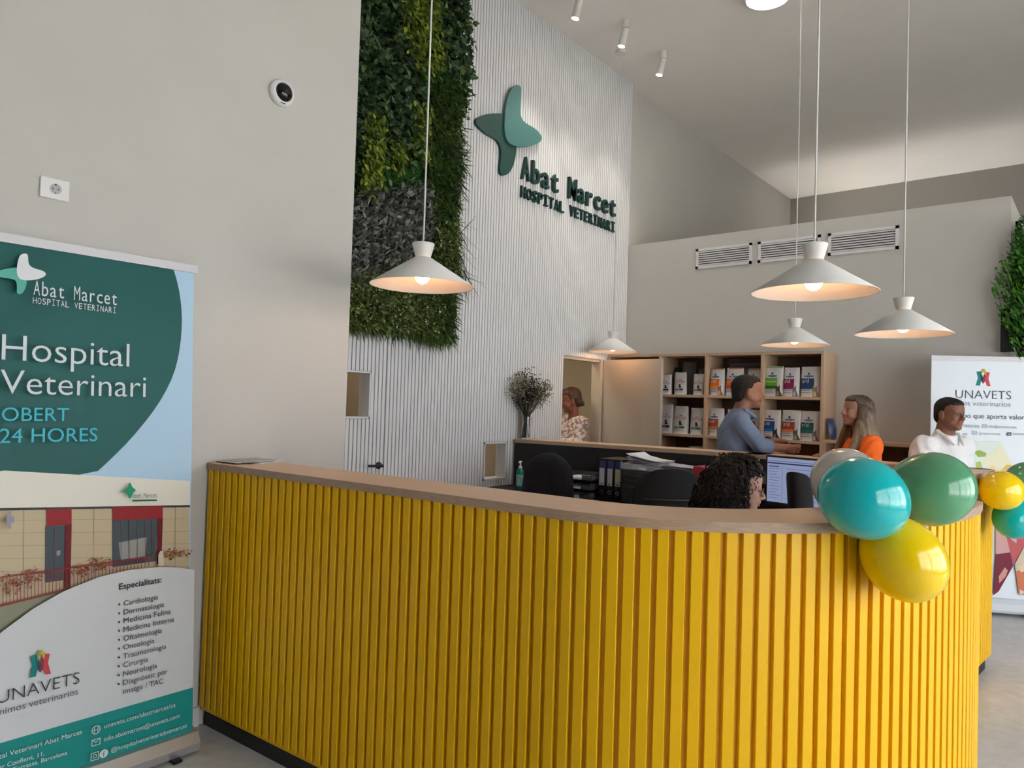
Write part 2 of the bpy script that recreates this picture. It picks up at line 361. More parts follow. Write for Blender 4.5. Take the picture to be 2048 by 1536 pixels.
# rear counter outer line, from its short return to the slatted wall (travel so that outside stays on the RIGHT)
rear = round_path([(4.42, .60), (5.40, .515), (5.47, 1.6), (5.42, 2.5), (5.23, YS)], [.16, .5, .6], 12)
def smooth_pts(p, step=.04):
    q, L = resample(p, step); return np.vstack([q, p[-1]])
FRONT, REAR = smooth_pts(front, .03), smooth_pts(rear, .03)
def offs(P, d): n, t = normals(P); return P+n*d            # +d = inwards (left of travel)
def band(P, d0, d1, z0, z1, mi_side=0, mi_top=0, r_end=0):
    """solid strip following path P between inward offsets d0<d1"""
    A, B = offs(P, d0), offs(P, d1); n = len(P); mb = MB()
    V = [(*A[i], z0) for i in range(n)]+[(*B[i], z0) for i in range(n)]+[(*A[i], z1) for i in range(n)]+[(*B[i], z1) for i in range(n)]
    F = []; mi = []
    for i in range(n-1):
        F += [(i+1, i, n+i, n+i+1), (2*n+i, 2*n+i+1, 3*n+i+1, 3*n+i), (i, i+1, 2*n+i+1, 2*n+i), (n+i+1, n+i, 3*n+i, 3*n+i+1)]; mi += [mi_side, mi_top, mi_side, mi_side]
    F += [(0, 2*n, 3*n, n), (n-1, 2*n-1, 4*n-1, 3*n-1)]; mi += [mi_side]*2
    mb.add(V, F); mb.m = mi; return mb
PITCH, SWY, SDY = .0482, .032, .013
def counter(name, label, path, cat='counter', flip=False, end_slats=False):
    t = thing(name, label, cat, (float(path[0][0]), float(path[0][1]), 0))
    org = Vector((float(path[0][0]), float(path[0][1]), 0))
    def sub(nm, mb, m, sm=False):
        o = mb.obj(nm, m, t, sm); o.location = -org; return o
    sub('core_panel', band(path, .019, .046, .075, ZT-.031), M_yelback, 30)
    sub('toe_kick', band(path, .034, .054, 0, .098), M_kick, 30)
    sub('inner_panel', band(path, .25, .262, 0, ZT-.031), M_black, 30)
    sub('end_panel', band(path[-2:] if not flip else path[:2], .024, .262, .0, ZT-.031), M_black)
    S, L = resample(path, .002); nn, tt = normals(S); off = SWY/2+.004
    me = slat_mesh(ZT-.031-.095, SWY, SDY+.004, M_yel, 'y', .0016)
    s = off
    while s < L-.01:
        i = min(len(S)-1, int(s/.002)); p = S[i]; n = nn[i]; tg = tt[i]
        o = link('slat', me, t); o.location = Vector((p[0]+n[0]*.004, p[1]+n[1]*.004, .095))-org
        o.rotation_euler = (0, 0, math.atan2(tg[1], tg[0])); s += PITCH
    return t
M_tops = [M_oakedge, M_oaktop]
cf = counter('reception_counter', 'long curved yellow slatted reception counter in the foreground', FRONT)
cr = counter('reception_counter', 'far yellow slatted counter with black staff side facing the viewer', REAR, flip=True)
def worktop(label, path, cuts, w=.272):
    t = thing('counter_top', label, 'worktop', (float(path[0][0]), float(path[0][1]), ZT-.03)); org = Vector((float(path[0][0]), float(path[0][1]), ZT-.03))
    for a, b in cuts: o = band(path[a:b+1], -.002, w, ZT-.03, ZT, 0, 1).obj('top_board', M_tops, t, 30); o.location = -org
    return t
# joint seen near the middle of the front top; rounded free end
jf = int(np.argmin(np.abs(FRONT[:, 1]-1.43)+10*(FRONT[:, 0] > 2)))
wf = worktop('oak worktop running along the curved foreground counter', FRONT, [(0, jf), (jf, len(FRONT)-1)])
wr = worktop('oak worktop on the far counter under the dried flowers', REAR, [(0, len(REAR)-1)])
# rounded nose closing the free end of the front top
def nose(path, parent, w=.272, z0=ZT-.03, z1=ZT):
    n, t = normals(path); p = path[-1]-n[-1]*.002; q = path[-1]+n[-1]*w; r = .05; tg = t[-1]; nn_ = n[-1]
    poly = [tuple(p)]+[tuple(p+nn_*r+tg*r*math.sin(a)-nn_*r*math.cos(a)) for a in np.linspace(0, math.pi/2, 8)]+[tuple(q-nn_*r+tg*r*math.cos(a)+nn_*r*math.sin(a)) for a in np.linspace(0, math.pi/2, 8)]+[tuple(q)]
    mb = MB().prism(poly, 'z', z0, z1); mb.m = [0, 1]+[0]*(len(mb.f)-2)
    o = mb.obj('top_end', M_tops, parent); o.location = -Vector(parent.location); return o
nose(FRONT, wf)
# staff desk behind the far counter
dk = thing('staff_desk', 'low black desk along the staff side of the far counter', 'desk', (4.75, 2.6, 0))
MB().rbox((-.22, -1.6, .772), (.31, 1.465, .80), .003).obj('desktop', M_black, dk)
for y in (-1.5, -.1, 1.40): MB().box((-.18, y, 0), (.3, y+.025, .772)).obj('panel_leg', M_black, dk)
MB().box((.285, -1.5, .35), (.30, 1.40, .772)).obj('modesty_panel', M_black, dk)

# ================================================================== LIVING WALLS
def leafset(n, sampler, shape, size, tilt, col_mats, name, parent, droop=0, rnd=None):
    """scatter n leaves; shape = (verts Nx2, faces); sampler -> (point, normal) ; one joined mesh"""
    rs = np.random.RandomState(rnd or 1); SV, SF = shape; SV = np.array(SV, float)
    V = []; F = []; MI = []; base = 0
    P = sampler(n, rs)
    for i in range(len(P)):
        p = P[i]; s = size*(.65+.7*rs.rand())
        d = np.array([rs.normal(0, .55), -.20-.45*rs.rand(), rs.normal(-droop, .5)]); d /= np.linalg.norm(d)      # leaf axis points out of the wall (-Y) and down
        r = np.cross(d, [0, 0, 1.0])+rs.normal(0, tilt, 3); r -= d*(r@d); r /= np.linalg.norm(r)+1e-9
        nrm = np.cross(r, d)
        q = p+s*(SV[:, :1]*r+SV[:, 1:2]*d)+s*(.22*(np.abs(SV[:, :1])))*nrm
        V.append(q); F += [tuple(base+k for k in f) for f in SF]; MI += [rs.randint(len(col_mats))]*len(SF); base += len(SV)
    me = bpy.data.meshes.new(name); me.from_pydata(np.concatenate(V).tolist(), [], F)
    for m in col_mats: me.materials.append(m)
    me.polygons.foreach_set('material_index', MI); me.update()
    o = link(name, me, parent); stuff(o); return o
IVY = ([(0, 0), (.28, .05), (.55, .35), (.27, .42), (.30, .75), (0, 1.05), (-.30, .75), (-.27, .42), (-.55, .35), (-.28, .05), (0, .45)],
       [(0, 1, 10), (1, 2, 3, 10), (3, 4, 5, 10), (5, 6, 7, 10), (7, 8, 9, 10), (9, 0, 10)])
OVAL = ([(0, 0), (.2, .3), (.2, .65), (0, 1), (-.2, .65), (-.2, .3)], [(0, 1, 2, 3), (0, 3, 4, 5)])
BLADE = ([(.035, 0), (.05, .5), (0, 1.0), (-.05, .5), (-.035, 0)], [(0, 1, 3, 4), (1, 2, 3)])
THIN = ([(.012, 0), (.014, .5), (0, 1.0), (-.014, .5), (-.012, 0)], [(0, 1, 3, 4), (1, 2, 3)])
DOT = ([(.5, 0), (.35, .35), (0, .5), (-.35, .35), (-.5, 0), (-.35, -.35), (0, -.5), (.35, -.35)], [tuple(range(8))])
def leafmat(n, c, r=.5):
    return mat(n, c, r, noise=.25, nscale=14, spec=.4)
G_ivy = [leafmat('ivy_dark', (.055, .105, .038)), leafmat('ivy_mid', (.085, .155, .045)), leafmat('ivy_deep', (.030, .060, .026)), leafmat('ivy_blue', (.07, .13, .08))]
G_lime = [leafmat('lime_leaf', (.26, .32, .03)), leafmat('lime_mid', (.17, .25, .03)), leafmat('lime_deep', (.09, .15, .022))]
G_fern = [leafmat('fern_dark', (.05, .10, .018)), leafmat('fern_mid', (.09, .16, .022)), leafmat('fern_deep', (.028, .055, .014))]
G_moss = [leafmat('moss_bright', (.045, .19, .025)), leafmat('moss_mid', (.035, .13, .02))]
G_grey = [leafmat('grey_leaf', (.15, .155, .135)), leafmat('grey_dark', (.08, .083, .075)), leafmat('grey_pale', (.23, .24, .21))]
G_mix = [leafmat('mix_green', (.12, .17, .035)), leafmat('mix_dark', (.06, .10, .024)), leafmat('mix_olive', (.19, .22, .06))]
G_bud = [mat('flower_bud', (.42, .48, .20), .6), mat('flower_bud_pale', (.55, .58, .36), .6)]
GX0, GX1, GZ0 = 2.52, 4.08, 2.05
lw = thing('living_wall', 'tall living wall panel of ivy, ferns and grey leaves', 'plant wall', (3.3, YS, GZ0))
org = Vector(lw.location)
def gpt(px, py): q = on_y(px, py, YS-.07); return q[0], q[2]
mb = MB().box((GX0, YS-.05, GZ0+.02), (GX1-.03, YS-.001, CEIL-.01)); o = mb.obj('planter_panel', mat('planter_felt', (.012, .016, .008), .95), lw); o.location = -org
def region(polys, lo=.05, hi=.14, edge=.0):
    """sampler over pixel-free polygons given in wall metres (x,z)"""
    polys = [np.array(p) for p in polys]
    def inside(x, z, P):
        c = False; j = len(P)-1
        for i in range(len(P)):
            if (P[i][1] > z) != (P[j][1] > z) and x < (P[j][0]-P[i][0])*(z-P[i][1])/(P[j][1]-P[i][1])+P[i][0]: c = not c
            j = i
        return c
    areas = np.array([(np.ptp(p[:, 0])*np.ptp(p[:, 1])) for p in polys]); pr = areas/areas.sum()
    def f(n, rs):
        out = []
        while len(out) < n:
            P = polys[rs.choice(len(polys), p=pr)]; x = rs.uniform(P[:, 0].min(), P[:, 0].max()); z = rs.uniform(P[:, 1].min(), P[:, 1].max())
            x2, z2 = x+rs.normal(0, .025), z+rs.normal(0, .025)
            if inside(x2, z2, P): out.append((x+edge*rs.normal(), YS-rs.uniform(lo, hi), z-org.z*0))
        return np.array(out)
    return f
def poly(*pp): return [gpt(*p) for p in pp]
def leaf(n, smp, shape, size, tilt, mats, name, **k):
    o = leafset(n, smp, shape, size, tilt, mats, name, lw, **k); o.location = -org
LEFT = 640
R_ivy = [poly((LEFT, -30), (800, -30), (815, 60), (840, 120), (850, 230), (835, 330), (LEFT, 380)), poly((868, -30), (925, -30), (928, 60), (935, 130), (922, 225), (900, 250), (880, 170), (866, 110))]
R_ivyout = [poly((905, -20), (935, -20), (938, 140), (925, 150)), poly((915, 100), (930, 100), (928, 230), (910, 240))]
R_lime = [poly((792, -30), (866, -30), (866, 60), (880, 110), (856, 160), (820, 140), (800, 60)), poly((722, 225), (755, 225), (760, 330), (740, 400), (712, 390)), poly((770, 280), (800, 280), (795, 350), (775, 350)), poly((815, 210), (848, 210), (848, 330), (830, 330))]
R_fern = [poly((850, 165), (915, 165), (910, 250), (920, 330), (905, 430), (900, 470), (870, 480), (845, 400), (848, 300)), poly((840, 560), (900, 590), (900, 680), (850, 670)), poly((850, 470), (905, 470), (905, 600), (860, 590))]
R_moss = [poly((835, 130), (890, 130), (890, 185), (835, 190)), poly((755, 320), (835, 330), (840, 385), (755, 390)), poly((735, 480), (820, 500), (820, 590), (735, 590))]
R_grey = [poly((712, 395), (770, 380), (850, 375), (858, 440), (845, 500), (830, 540), (780, 520), (760, 560), (LEFT, 590), (LEFT, 400))]
R_mix = [poly((LEFT, 540), (760, 545), (860, 590), (880, 670), (800, 668), (LEFT, 648)), poly((860, 440), (900, 445), (902, 560), (870, 580))]
leaf(4300, region(R_ivy, .06, .13), IVY, .047, .5, G_ivy, 'ivy_leaves', droop=.6, rnd=3)
leaf(260, region(R_ivyout, .05, .13, .012), IVY, .042, .5, G_ivy+[G_lime[1]], 'ivy_trails', droop=.8, rnd=31)
leaf(3300, region(R_lime, .07, .15), OVAL, .052, .5, G_lime, 'lime_leaves', droop=.9, rnd=4)
leaf(11000, region(R_fern, .05, .14, .01), BLADE, .08, .6, G_fern, 'fern_fronds', droop=.55, rnd=5)
leaf(9000, region(R_moss, .06, .11), BLADE, .05, .8, G_moss, 'moss_tufts', droop=.1, rnd=6)
leaf(4600, region(R_grey, .07, .16), OVAL, .05, .8, G_grey, 'grey_leaves', droop=-.1, rnd=8)
leaf(8000, region(R_mix, .05, .16, .01), OVAL, .036, .8, G_mix, 'mixed_leaves', droop=.1, rnd=9)
leaf(1500, region(R_mix, .05, .14, .01), BLADE, .11, .6, G_fern+G_mix[:1], 'grass_blades', droop=.7, rnd=10)
leaf(950, region(R_mix, .13, .175), DOT, .014, .8, G_bud, 'flower_buds', droop=.1, rnd=11)
R_low = [poly((820, 630), (900, 640), (896, 668), (835, 660)), poly((700, 615), (820, 630), (820, 640), (700, 630))]
leaf(900, region(R_low, .05, .13), THIN, .17, .6, G_fern+G_mix[:1], 'hanging_blades', droop=1.6, rnd=12)
R_rt = [poly((893, 440), (908, 430), (925, 560), (900, 570))]
leaf(170, region(R_rt, .05, .12), THIN, .22, .3, G_fern, 'loose_blades', droop=.9, rnd=13)
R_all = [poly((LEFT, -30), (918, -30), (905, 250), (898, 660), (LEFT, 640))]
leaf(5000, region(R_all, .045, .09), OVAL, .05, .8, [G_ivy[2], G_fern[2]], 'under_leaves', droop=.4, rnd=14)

# second green wall on the side of the boxed-in room
lw2 = thing('living_wall', 'feathery green plants hanging from the side of the boxed-in room', 'plant wall', (7.4, .60, 2.2))
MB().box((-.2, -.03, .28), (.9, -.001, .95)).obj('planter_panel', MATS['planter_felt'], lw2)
def smp2(n, rs):
    x = rs.uniform(-.66, .95, n); z = rs.uniform(.08, .92, n); z -= .28*rs.rand(n)*(x < -.1)
    y = -rs.uniform(.04, .24, n)*np.where(z < .2, .6, 1)+np.where(x < -.55, rs.uniform(0, .20, n)*np.clip(1-abs(z-.35)*1.9, 0, 1), 0)
    return np.stack([x, y, z], 1)
G_fresh = [leafmat('fresh_green', (.10, .32, .03)), leafmat('fresh_mid', (.06, .21, .025)), leafmat('fresh_dark', (.03, .10, .02))]
leafset(15000, smp2, OVAL, .045, .9, G_fresh, 'foliage', lw2, droop=.5, rnd=21)
leafset(5000, smp2, BLADE, .10, .8, G_fresh, 'fronds', lw2, droop=.8, rnd=22)

# ================================================================== WALL SIGN
sign = thing('wall_sign', 'dark green raised clinic sign with four-pointed star on white slats', 'sign', (5.2, YS, 3.4)); sorg = Vector(sign.location)
def zoomA(pts): return [tuple(on_y(900+x/4.3875, 150+y/4.3875, YS)[[0, 2]]) for x, y in pts]
def chaikin(p, k=2):
    for _ in range(k):
        q = []
        for i in range(len(p)):
            a, b = np.array(p[i]), np.array(p[(i+1) % len(p)]); q += [tuple(.75*a+.25*b), tuple(.25*a+.75*b)]
        p = q
    return p
STAR_L = [(560, 97), (585, 110), (592, 150), (587, 230), (582, 300), (585, 360), (600, 405), (640, 440), (700, 470), (745, 510), (772, 550), (772, 580), (745, 605), (700, 625), (640, 640), (580, 640), (520, 628), (480, 605), (455, 560), (445, 500), (443, 430), (450, 350), (458, 280), (475, 200), (500, 140), (530, 105)]
STAR_D = [(203, 410), (215, 385), (260, 360), (330, 345), (400, 342), (470, 345), (560, 560), (562, 640), (555, 720), (535, 800), (510, 850), (480, 880), (445, 888), (422, 870), (416, 830), (425, 760), (430, 690), (425, 640), (405, 590), (370, 560), (300, 525), (250, 480), (215, 445)]
M_sd = mat('sign_dark_green', (.012, .066, .058), .45); M_sl = mat('sign_light_green', (.07, .20, .195), .45); M_st = mat('sign_letter_green', (.008, .045, .042), .4)
for nm, P, m, y0, y1 in (('star_lower', STAR_D, M_sd, -.028, -.001), ('star_upper', STAR_L, M_sl, -.046, -.0281)):
    o = MB().prism(chaikin(zoomA(P)), 'y', YS+y0, YS+y1).obj(nm, m, sign); o.location = -sorg
def put_letters(text, x0, x1, zb, cap, depth):
    n = len(text); cw = (x1-x0)/(n-.15)
    for i, ch in enumerate(text):
        if ch == ' ': continue
        V, F = glyphs(ch, .012, .06); V = V.copy(); w = np.ptp(V[:, 0]); vis = {'I': .60, 't': .74, 'r': .70, 'M': .92}.get(ch, .77)
        V[:, 0] = (V[:, 0]-V[:, 0].min())/w*cw*vis+cw*(.88-vis)/2; V[:, 1] *= cap/.73; zz = (V[:, 2]/.06)*depth/2
        P = np.stack([V[:, 0], -depth/2-zz, V[:, 1]], 1)
        mb = MB(); mb.add(P, F); o = mb.obj('letter_'+ch.lower(), M_st, sign); o.location = Vector((x0+i*cw, YS-.001, zb))-sorg
put_letters(SIGN1, 4.945, 6.55, 3.527, .215, .03)
put_letters(SIGN2, 4.955, 6.55, 3.36, .108, .024)

# ================================================================== PENDANT LAMPS
def pendant(label, pos):
    x, y, z = pos; t = thing('pendant_lamp', label, 'lamp', (x, y, z), 0, 'white cone pendant lamps over the counters')
    R, H = .25, .135
    o = MB().lathe([(.040, H), (R, 0), (R-.002, -.002), (R-.004, 0), (.037, H-.004)], 48, cap=False).obj('shade', M_lamp, t, True)
    MB().lathe([(.001, H-.004), (.036, H), (.038, H+.006), (.054, H+.066), (.052, H+.069), (.001, H+.067)], 28, cap=False).obj('cap', M_lamp, t, 40)
    MB().tube([(0, 0, H+.06), (0, 0, CEIL-z-.025)], .0042, 8).obj('cord', M_white, t, True)
    MB().lathe([(.05, CEIL-z-.03), (.05, CEIL-z), (.001, CEIL-z)], 20).obj('ceiling_rose', M_white, t, 40)
    MB().lathe([(.02, .075), (.02, H-.002)], 14).obj('socket', M_lamp, t, True)
    MB().ellipsoid((0, 0, .046), (.036, .036, .038), 20, 12).obj('bulb', M_bulb, t, True)
pendant('cone pendant lamp hanging in front of the living wall', (2.387, 2.548, 2.07))
pendant('largest, nearest cone pendant lamp, over the counter end with balloons', (3.106, .949, 2.018))
pendant('rightmost cone pendant lamp, above the man in white', (4.492, .885, 1.972))
pendant('cone pendant lamp hanging in front of the shelf of pet food', (5.615, 1.848, 2.027))
pendant('farthest, smallest cone pendant lamp, above the doorway', (6.15, 3.79, 2.055))

# ceiling spots and surface downlight
def spot(label, x, y):
    t = thing('ceiling_spotlight', label, 'spotlight', (x, y, CEIL), 0, 'white tube spotlights along the slatted wall')
    MB().lathe([(.034, -.075), (.034, 0)], 18).obj('mount', M_lamp, t, 40)
    Rm = Matrix.Rotation(math.radians(12), 3, Vector((1, .3, 0)).normalized())
    b = MB().lathe([(.034, -.16), (.034, 0)], 18, (0, 0, -.08), Rm).obj('head', M_lamp, t, 40)
    MB().lathe([(.030, -.1615), (.030, -.160)], 18, (0, 0, -.08), Rm).obj('lens', M_spot, b)
    ld = bpy.data.lights.new('spot_beam', 'SPOT'); ld.energy = 28; ld.spot_size = math.radians(70); ld.spot_blend = .6; ld.color = (1, .9, .78); ld.shadow_soft_size = .03
    lo = bpy.data.objects.new('spot_beam', ld); C.objects.link(lo); lo.parent = t; lo.location = (0, .035, -.27); lo.rotation_euler = Vector((0, .16, -1)).to_track_quat('-Z', 'Y').to_euler()
spot('tube spotlight cut off by the upper edge of the picture', 5.03, 3.53)
spot('tube spotlight crossed by a thin lamp cord', 5.68, 3.46)
spot('tube spotlight nearest the end of the slatted wall', 6.40, 3.455)
t = thing('ceiling_light', 'round glowing downlight mounted on the ceiling', 'ceiling light', (6.0, 2.26, CEIL))
MB().lathe([(.19, 0), (.19, -.05), (.175, -.055), (.165, -.045)], 36, cap=False).obj('ring', M_white, t, 40)
MB().lathe([(.168, -.046), (.12, -.052), (.001, -.054)], 36, cap=False).obj('diffuser', mat('diffuser_glow', (1, 1, 1), .5, emit=(1, .93, .82), estr=45), t, True)

# ================================================================== VENTS
for i, (ya, yb) in enumerate(((3.272, 2.689), (2.627, 2.046), (1.98, 1.399))):
    t = thing('vent_grille', ['white louvred vent grille farthest to the left', 'white louvred vent grille behind the lamp cords', 'white louvred vent grille farthest to the right'][i], 'vent', (XP, (ya+yb)/2, 2.95), 0, 'white vent grilles on the boxed-in room')
    w = (ya-yb)/2; fr = .026; mb = MB(); hh = .205
    for q in ((-.012, -w, 0, 0, w, fr), (-.012, -w, hh-fr, 0, w, hh), (-.012, -w, 0, 0, -w+fr, hh), (-.012, w-fr, 0, 0, w, hh)): mb.box(q[:3], q[3:])
    mb.obj('frame', M_slat, t); MB().box((-.0015, -w+fr, fr), (-.0005, w-fr, hh-fr)).obj('duct_back', mat('vent_dark', (.10, .10, .10), .9), t)
    for k in range(7):
        z = fr+.011+k*.0222
        MB().add([(-.013, -w+fr, z-.007), (-.013, w-fr, z-.007), (-.003, w-fr, z+.007), (-.003, -w+fr, z+.007), (-.0115, -w+fr, z-.0085), (-.0115, w-fr, z-.0085), (-.0015, w-fr, z+.0055), (-.0015, -w+fr, z+.0055)],
                 [(0, 1, 2, 3), (7, 6, 5, 4), (0, 4, 5, 1), (2, 6, 7, 3), (1, 5, 6, 2), (0, 3, 7, 4)]).obj('louvre', M_slat, t)

# ================================================================== SECURITY CAMERA, SOCKET
t = thing('security_camera', 'round white dome security camera on the plain wall', 'camera', (2.0, YW, 3.032)); RF = Matrix.Rotation(math.radians(90), 3, 'X')
MB().lathe([(.066, 0), (.068, .012), (.067, .02), (.058, .030), (.047, .034), (.045, .030), (.001, .030)], 40, (0, 0, 0), RF, cap=False).obj('housing', M_white, t, 40)
MB().lathe([(.046, .029), (.044, .038), (.036, .048), (.022, .055), (.001, .058)], 36, (0, 0, 0), RF, cap=False).obj('dome', mat('camera_dome', (.006, .006, .007), .08), t, True)
MB().lathe([(.016, .052), (.016, .060), (.012, .060), (.011, .057), (.001, .058)], 24, (0, 0, 0), RF, cap=False).obj('lens', mat('lens_ring', (.03, .03, .035), .25), t, 40)
MB().box((-.018, -.0325, -.058), (.008, -.031, -.054)).obj('maker_mark', M_blackp, t)
t = thing('power_socket', 'white wall socket above the clinic banner', 'socket', (1.02, YW, 2.305))
MB().rbox((-.051, -.011, -.041), (.051, 0, .041), .002).obj('cover_plate', M_white, t)
MB().lathe([(.0215, .0125), (.0215, .0005), (.0195, .0005), (.0195, .0122)], 28, (.002, 0, 0), RF, cap=False).obj('rim', M_white, t, 40)
MB().lathe([(.0195, .0113), (.001, .0113)], 28, (.002, 0, 0), RF, cap=False).obj('recess', mat('socket_recess', (.42, .42, .42), .5), t)
for x, z, r in ((-.0075, .0, .0028), (.0115, .0, .0028), (.002, .0165, .0032), (.002, -.0165, .0026)): MB().lathe([(r, .0118), (.0001, .0118)], 12, (x, 0, z), RF, cap=False).obj('contact_hole', M_blackp, t)

# ================================================================== ROLL-UP BANNERS
class Panel:
    """flat printed sheet: origin O, unit vectors U (right) and V (up); prints are thin sheets in front of it"""
    def __init__(s, O, U, V, parent, clip=None):
        s.O, s.U, s.V = (np.array(q, float) for q in (O, U, V)); s.N = np.cross(s.U, s.V); s.parent = parent; s.layer = 0; s.clip = clip; s.porg = np.array(parent.location)
    def uv(s, px, py): p = on_plane(px, py, s.O, s.N); d = p-s.O; return d@s.U, d@s.V
    def at(s, u, v, d): return s.O+s.U*u+s.V*v+s.N*d-s.porg
    def sheet(s, name, uvs, m, faces=None, parent=None, d=None):
        if d is None: s.layer += 1; d = .0004*s.layer
        if s.clip and faces is None:
            u0, u1, v0, v1 = s.clip; P = list(uvs)
            for ax, lim, sg in ((0, u0, 1), (0, u1, -1), (1, v0, 1), (1, v1, -1)):
                Q = []
                for i in range(len(P)):
                    a, b = P[i], P[(i+1) % len(P)]; ia, ib = sg*(a[ax]-lim) >= 0, sg*(b[ax]-lim) >= 0
                    if ia: Q.append(a)
                    if ia != ib: t = (lim-a[ax])/(b[ax]-a[ax]); Q.append((a[0]+t*(b[0]-a[0]), a[1]+t*(b[1]-a[1])))
                P = Q
                if not P: return None
            uvs = P
        mb = MB(); mb.add([s.at(u, v, d) for u, v in uvs], faces or [tuple(range(len(uvs)))])
        return mb.obj(name, m, parent or s.parent)
    def poly(s, name, pts, m, smooth=0, **k):
        q = [s.uv(*p) for p in pts]
        if smooth: q = chaikin(q, smooth)
        return s.sheet(name, q, m, **k)
    def letters(s, P, F, m):
        # one sheet per letter (islands that share a column, as in i, belong together)
        par = list(range(len(P)))
        def fd(i):
            while par[i] != i: par[i] = par[par[i]]; i = par[i]
            return i
        for f in F:
            for k in f[1:]: par[fd(k)] = fd(f[0])
        gr = {}
        for i in range(len(P)): gr.setdefault(fd(i), []).append(i)
        gs = sorted([[min(P[i][0] for i in g), max(P[i][0] for i in g), set(g)] for g in gr.values()], key=lambda g: g[0]); out = []
        for g in gs:
            if out and g[0] < out[-1][1]-.5*min(g[1]-g[0], out[-1][1]-out[-1][0]): out[-1][1] = max(out[-1][1], g[1]); out[-1][2] |= g[2]
            else: out.append(g)
        for a, b, g in out:
            ix = {v: k for k, v in enumerate(sorted(g))}; s.sheet('printed_letter', [P[v] for v in ix], m, [tuple(ix[k] for k in f) for f in F if f[0] in g], d=.0004*s.layer)
    def text(s, body, pl, pr, m, off=0.0, cap=None, ref=None, name='printed_text'):
        """pl, pr: pixel of baseline start and end; or (u,v) width tuples"""
        V, F = glyphs(body, off); (u0, v0), (u1, v1) = s.uv(*pl), s.uv(*pr)
        k = (u1-u0)/np.ptp(V[:, 0]); ky = cap/.73 if cap else k
        s.layer += 1; P = [(u0+(x-V[:, 0].min())*k, v0+y*ky) for x, y, _ in V]
        if ky*.73 > .045: return s.letters(P, F, m)
        return s.sheet(name, P, m, F, d=.0004*s.layer)
def C8(r, g, b, n=None, rough=.55): return mat(n or 'print_%d_%d_%d' % (r, g, b), srgb(r, g, b), rough, spec=.3)
def ab_logo(pn, pts_white, pts_mint, mw, mm):
    pn.poly('star_print', pts_mint, mm, 2); pn.poly('star_print', pts_white, mw, 2)
def mono(pn, text, pl, pr, m, cap, off=0.0):
    (u0, v0), (u1, v1) = pn.uv(*pl), pn.uv(*pr); n = len(text); cw = (u1-u0)/(n-.2); vs_, fs = [], []
    for i, ch in enumerate(text):
        if ch == ' ': continue
        V, F = glyphs(ch, 0.0); vis = {'I': .5, 't': .7, 'r': .65}.get(ch, .78); b = len(vs_)
        vs_ += [(u0+i*cw+(x-V[:, 0].min())/np.ptp(V[:, 0])*cw*vis+cw*(.86-vis)/2, v0+(v1-v0)*i/n+y*cap/.73) for x, y, _ in V]; fs += [tuple(b+k for k in f) for f in F]
    pn.layer += 1; pn.sheet('printed_text', vs_, m, fs, d=.0004*pn.layer)
def vets_logo(pn, f, d=None):
    """ribbon 'A' emblem; f maps unit square to pixels"""
    for nm, pts, c in (('teal', [(.05, .82), (.36, .86), (.46, .60), (.30, .0), (.06, .0), (.0, .0), (.16, .45)], (0, 128, 130)), ('dark', [(.26, .86), (.38, .80), (.60, .22), (.50, .14), (.36, .30)], (30, 78, 92)),
                       ('red', [(.95, .80), (.66, .84), (.52, .55), (.76, .0), (1.0, .0), (.86, .45)], (200, 70, 80)), ('wine', [(.70, .80), (.62, .74), (.42, .20), (.50, .12), (.64, .28)], (130, 50, 70)),
                       ('green', [(.34, .84), (.44, 1.0), (.60, 1.0), (.50, .84), (.36, .60)], (140, 160, 50)), ('gold', [(.50, .90), (.60, 1.0), (.72, .84), (.68, .60), (.58, .80)], (205, 165, 50))):
        pn.poly('emblem_print', [f(*p) for p in pts], C8(*c))

# --- banner 1 (left)
tilt = math.atan(.062); YB = 3.02
b1 = thing('rollup_banner', 'tall dark green and white roll-up banner against the left wall', 'banner', (1.18, YB, 0))
O1 = np.array([0.0, YB+.062*.08, .08]); V1 = np.array([0, math.sin(tilt), math.cos(tilt)]); U1 = np.array([1.0, 0, 0])
tmp = Panel(O1, U1, V1, b1); uR = tmp.uv(382, 1000)[0]; vT = tmp.uv(380, 540)[1]; uL = uR-.87
p1 = Panel(O1, U1, V1, b1, clip=(uL, uR, 0, vT))
M_sky = C8(176, 208, 232, 'print_sky'); M_dg = mat('print_deep_green', srgb(24, 92, 90), .5, noise=.10, nscale=2.2, spec=.3); M_pw = C8(208, 211, 215, 'print_white'); M_teal = C8(20, 140, 135, 'print_teal')
back = MB(); back.add([p1.at(uL, 0, -.002), p1.at(uR, 0, -.002), p1.at(uR, vT, -.002), p1.at(uL, vT, -.002), p1.at(uL, 0, 0), p1.at(uR, 0, 0), p1.at(uR, vT, 0), p1.at(uL, vT, 0)],
                     [(3, 2, 1, 0), (4, 5, 6, 7), (0, 1, 5, 4), (1, 2, 6, 5), (2, 3, 7, 6), (3, 0, 4, 7)]); back.obj('printed_sheet', M_sky, b1)
p1.poly('print_green_field', [(-300, 380), (0, 430), (333, 500), (346, 535), (354, 562), (360, 590), (364, 630), (363, 668), (358, 708), (348, 748), (328, 790), (300, 832), (260, 880), (222, 918), (187, 950), (0, 960), (-300, 960)], M_dg, 1)
p1.poly('print_facade', [(-300, 1005), (379, 1005), (379, 1145), (320, 1150), (200, 1180), (0, 1290), (-300, 1500)], C8(196, 180, 150, 'print_facade'))
for y0, y1 in ((1042, 1037), (1068, 1062), (1094, 1087), (1120, 1112), (1146, 1137)): p1.poly('print_joint', [(-200, y0), (379, y1), (379, y1+1), (-200, y0+1)], C8(165, 150, 124))
for x in (47, 187, 350): p1.poly('print_joint', [(x, 1014), (x+1, 1014), (x, 1150), (x-1, 1150)], C8(165, 150, 124))
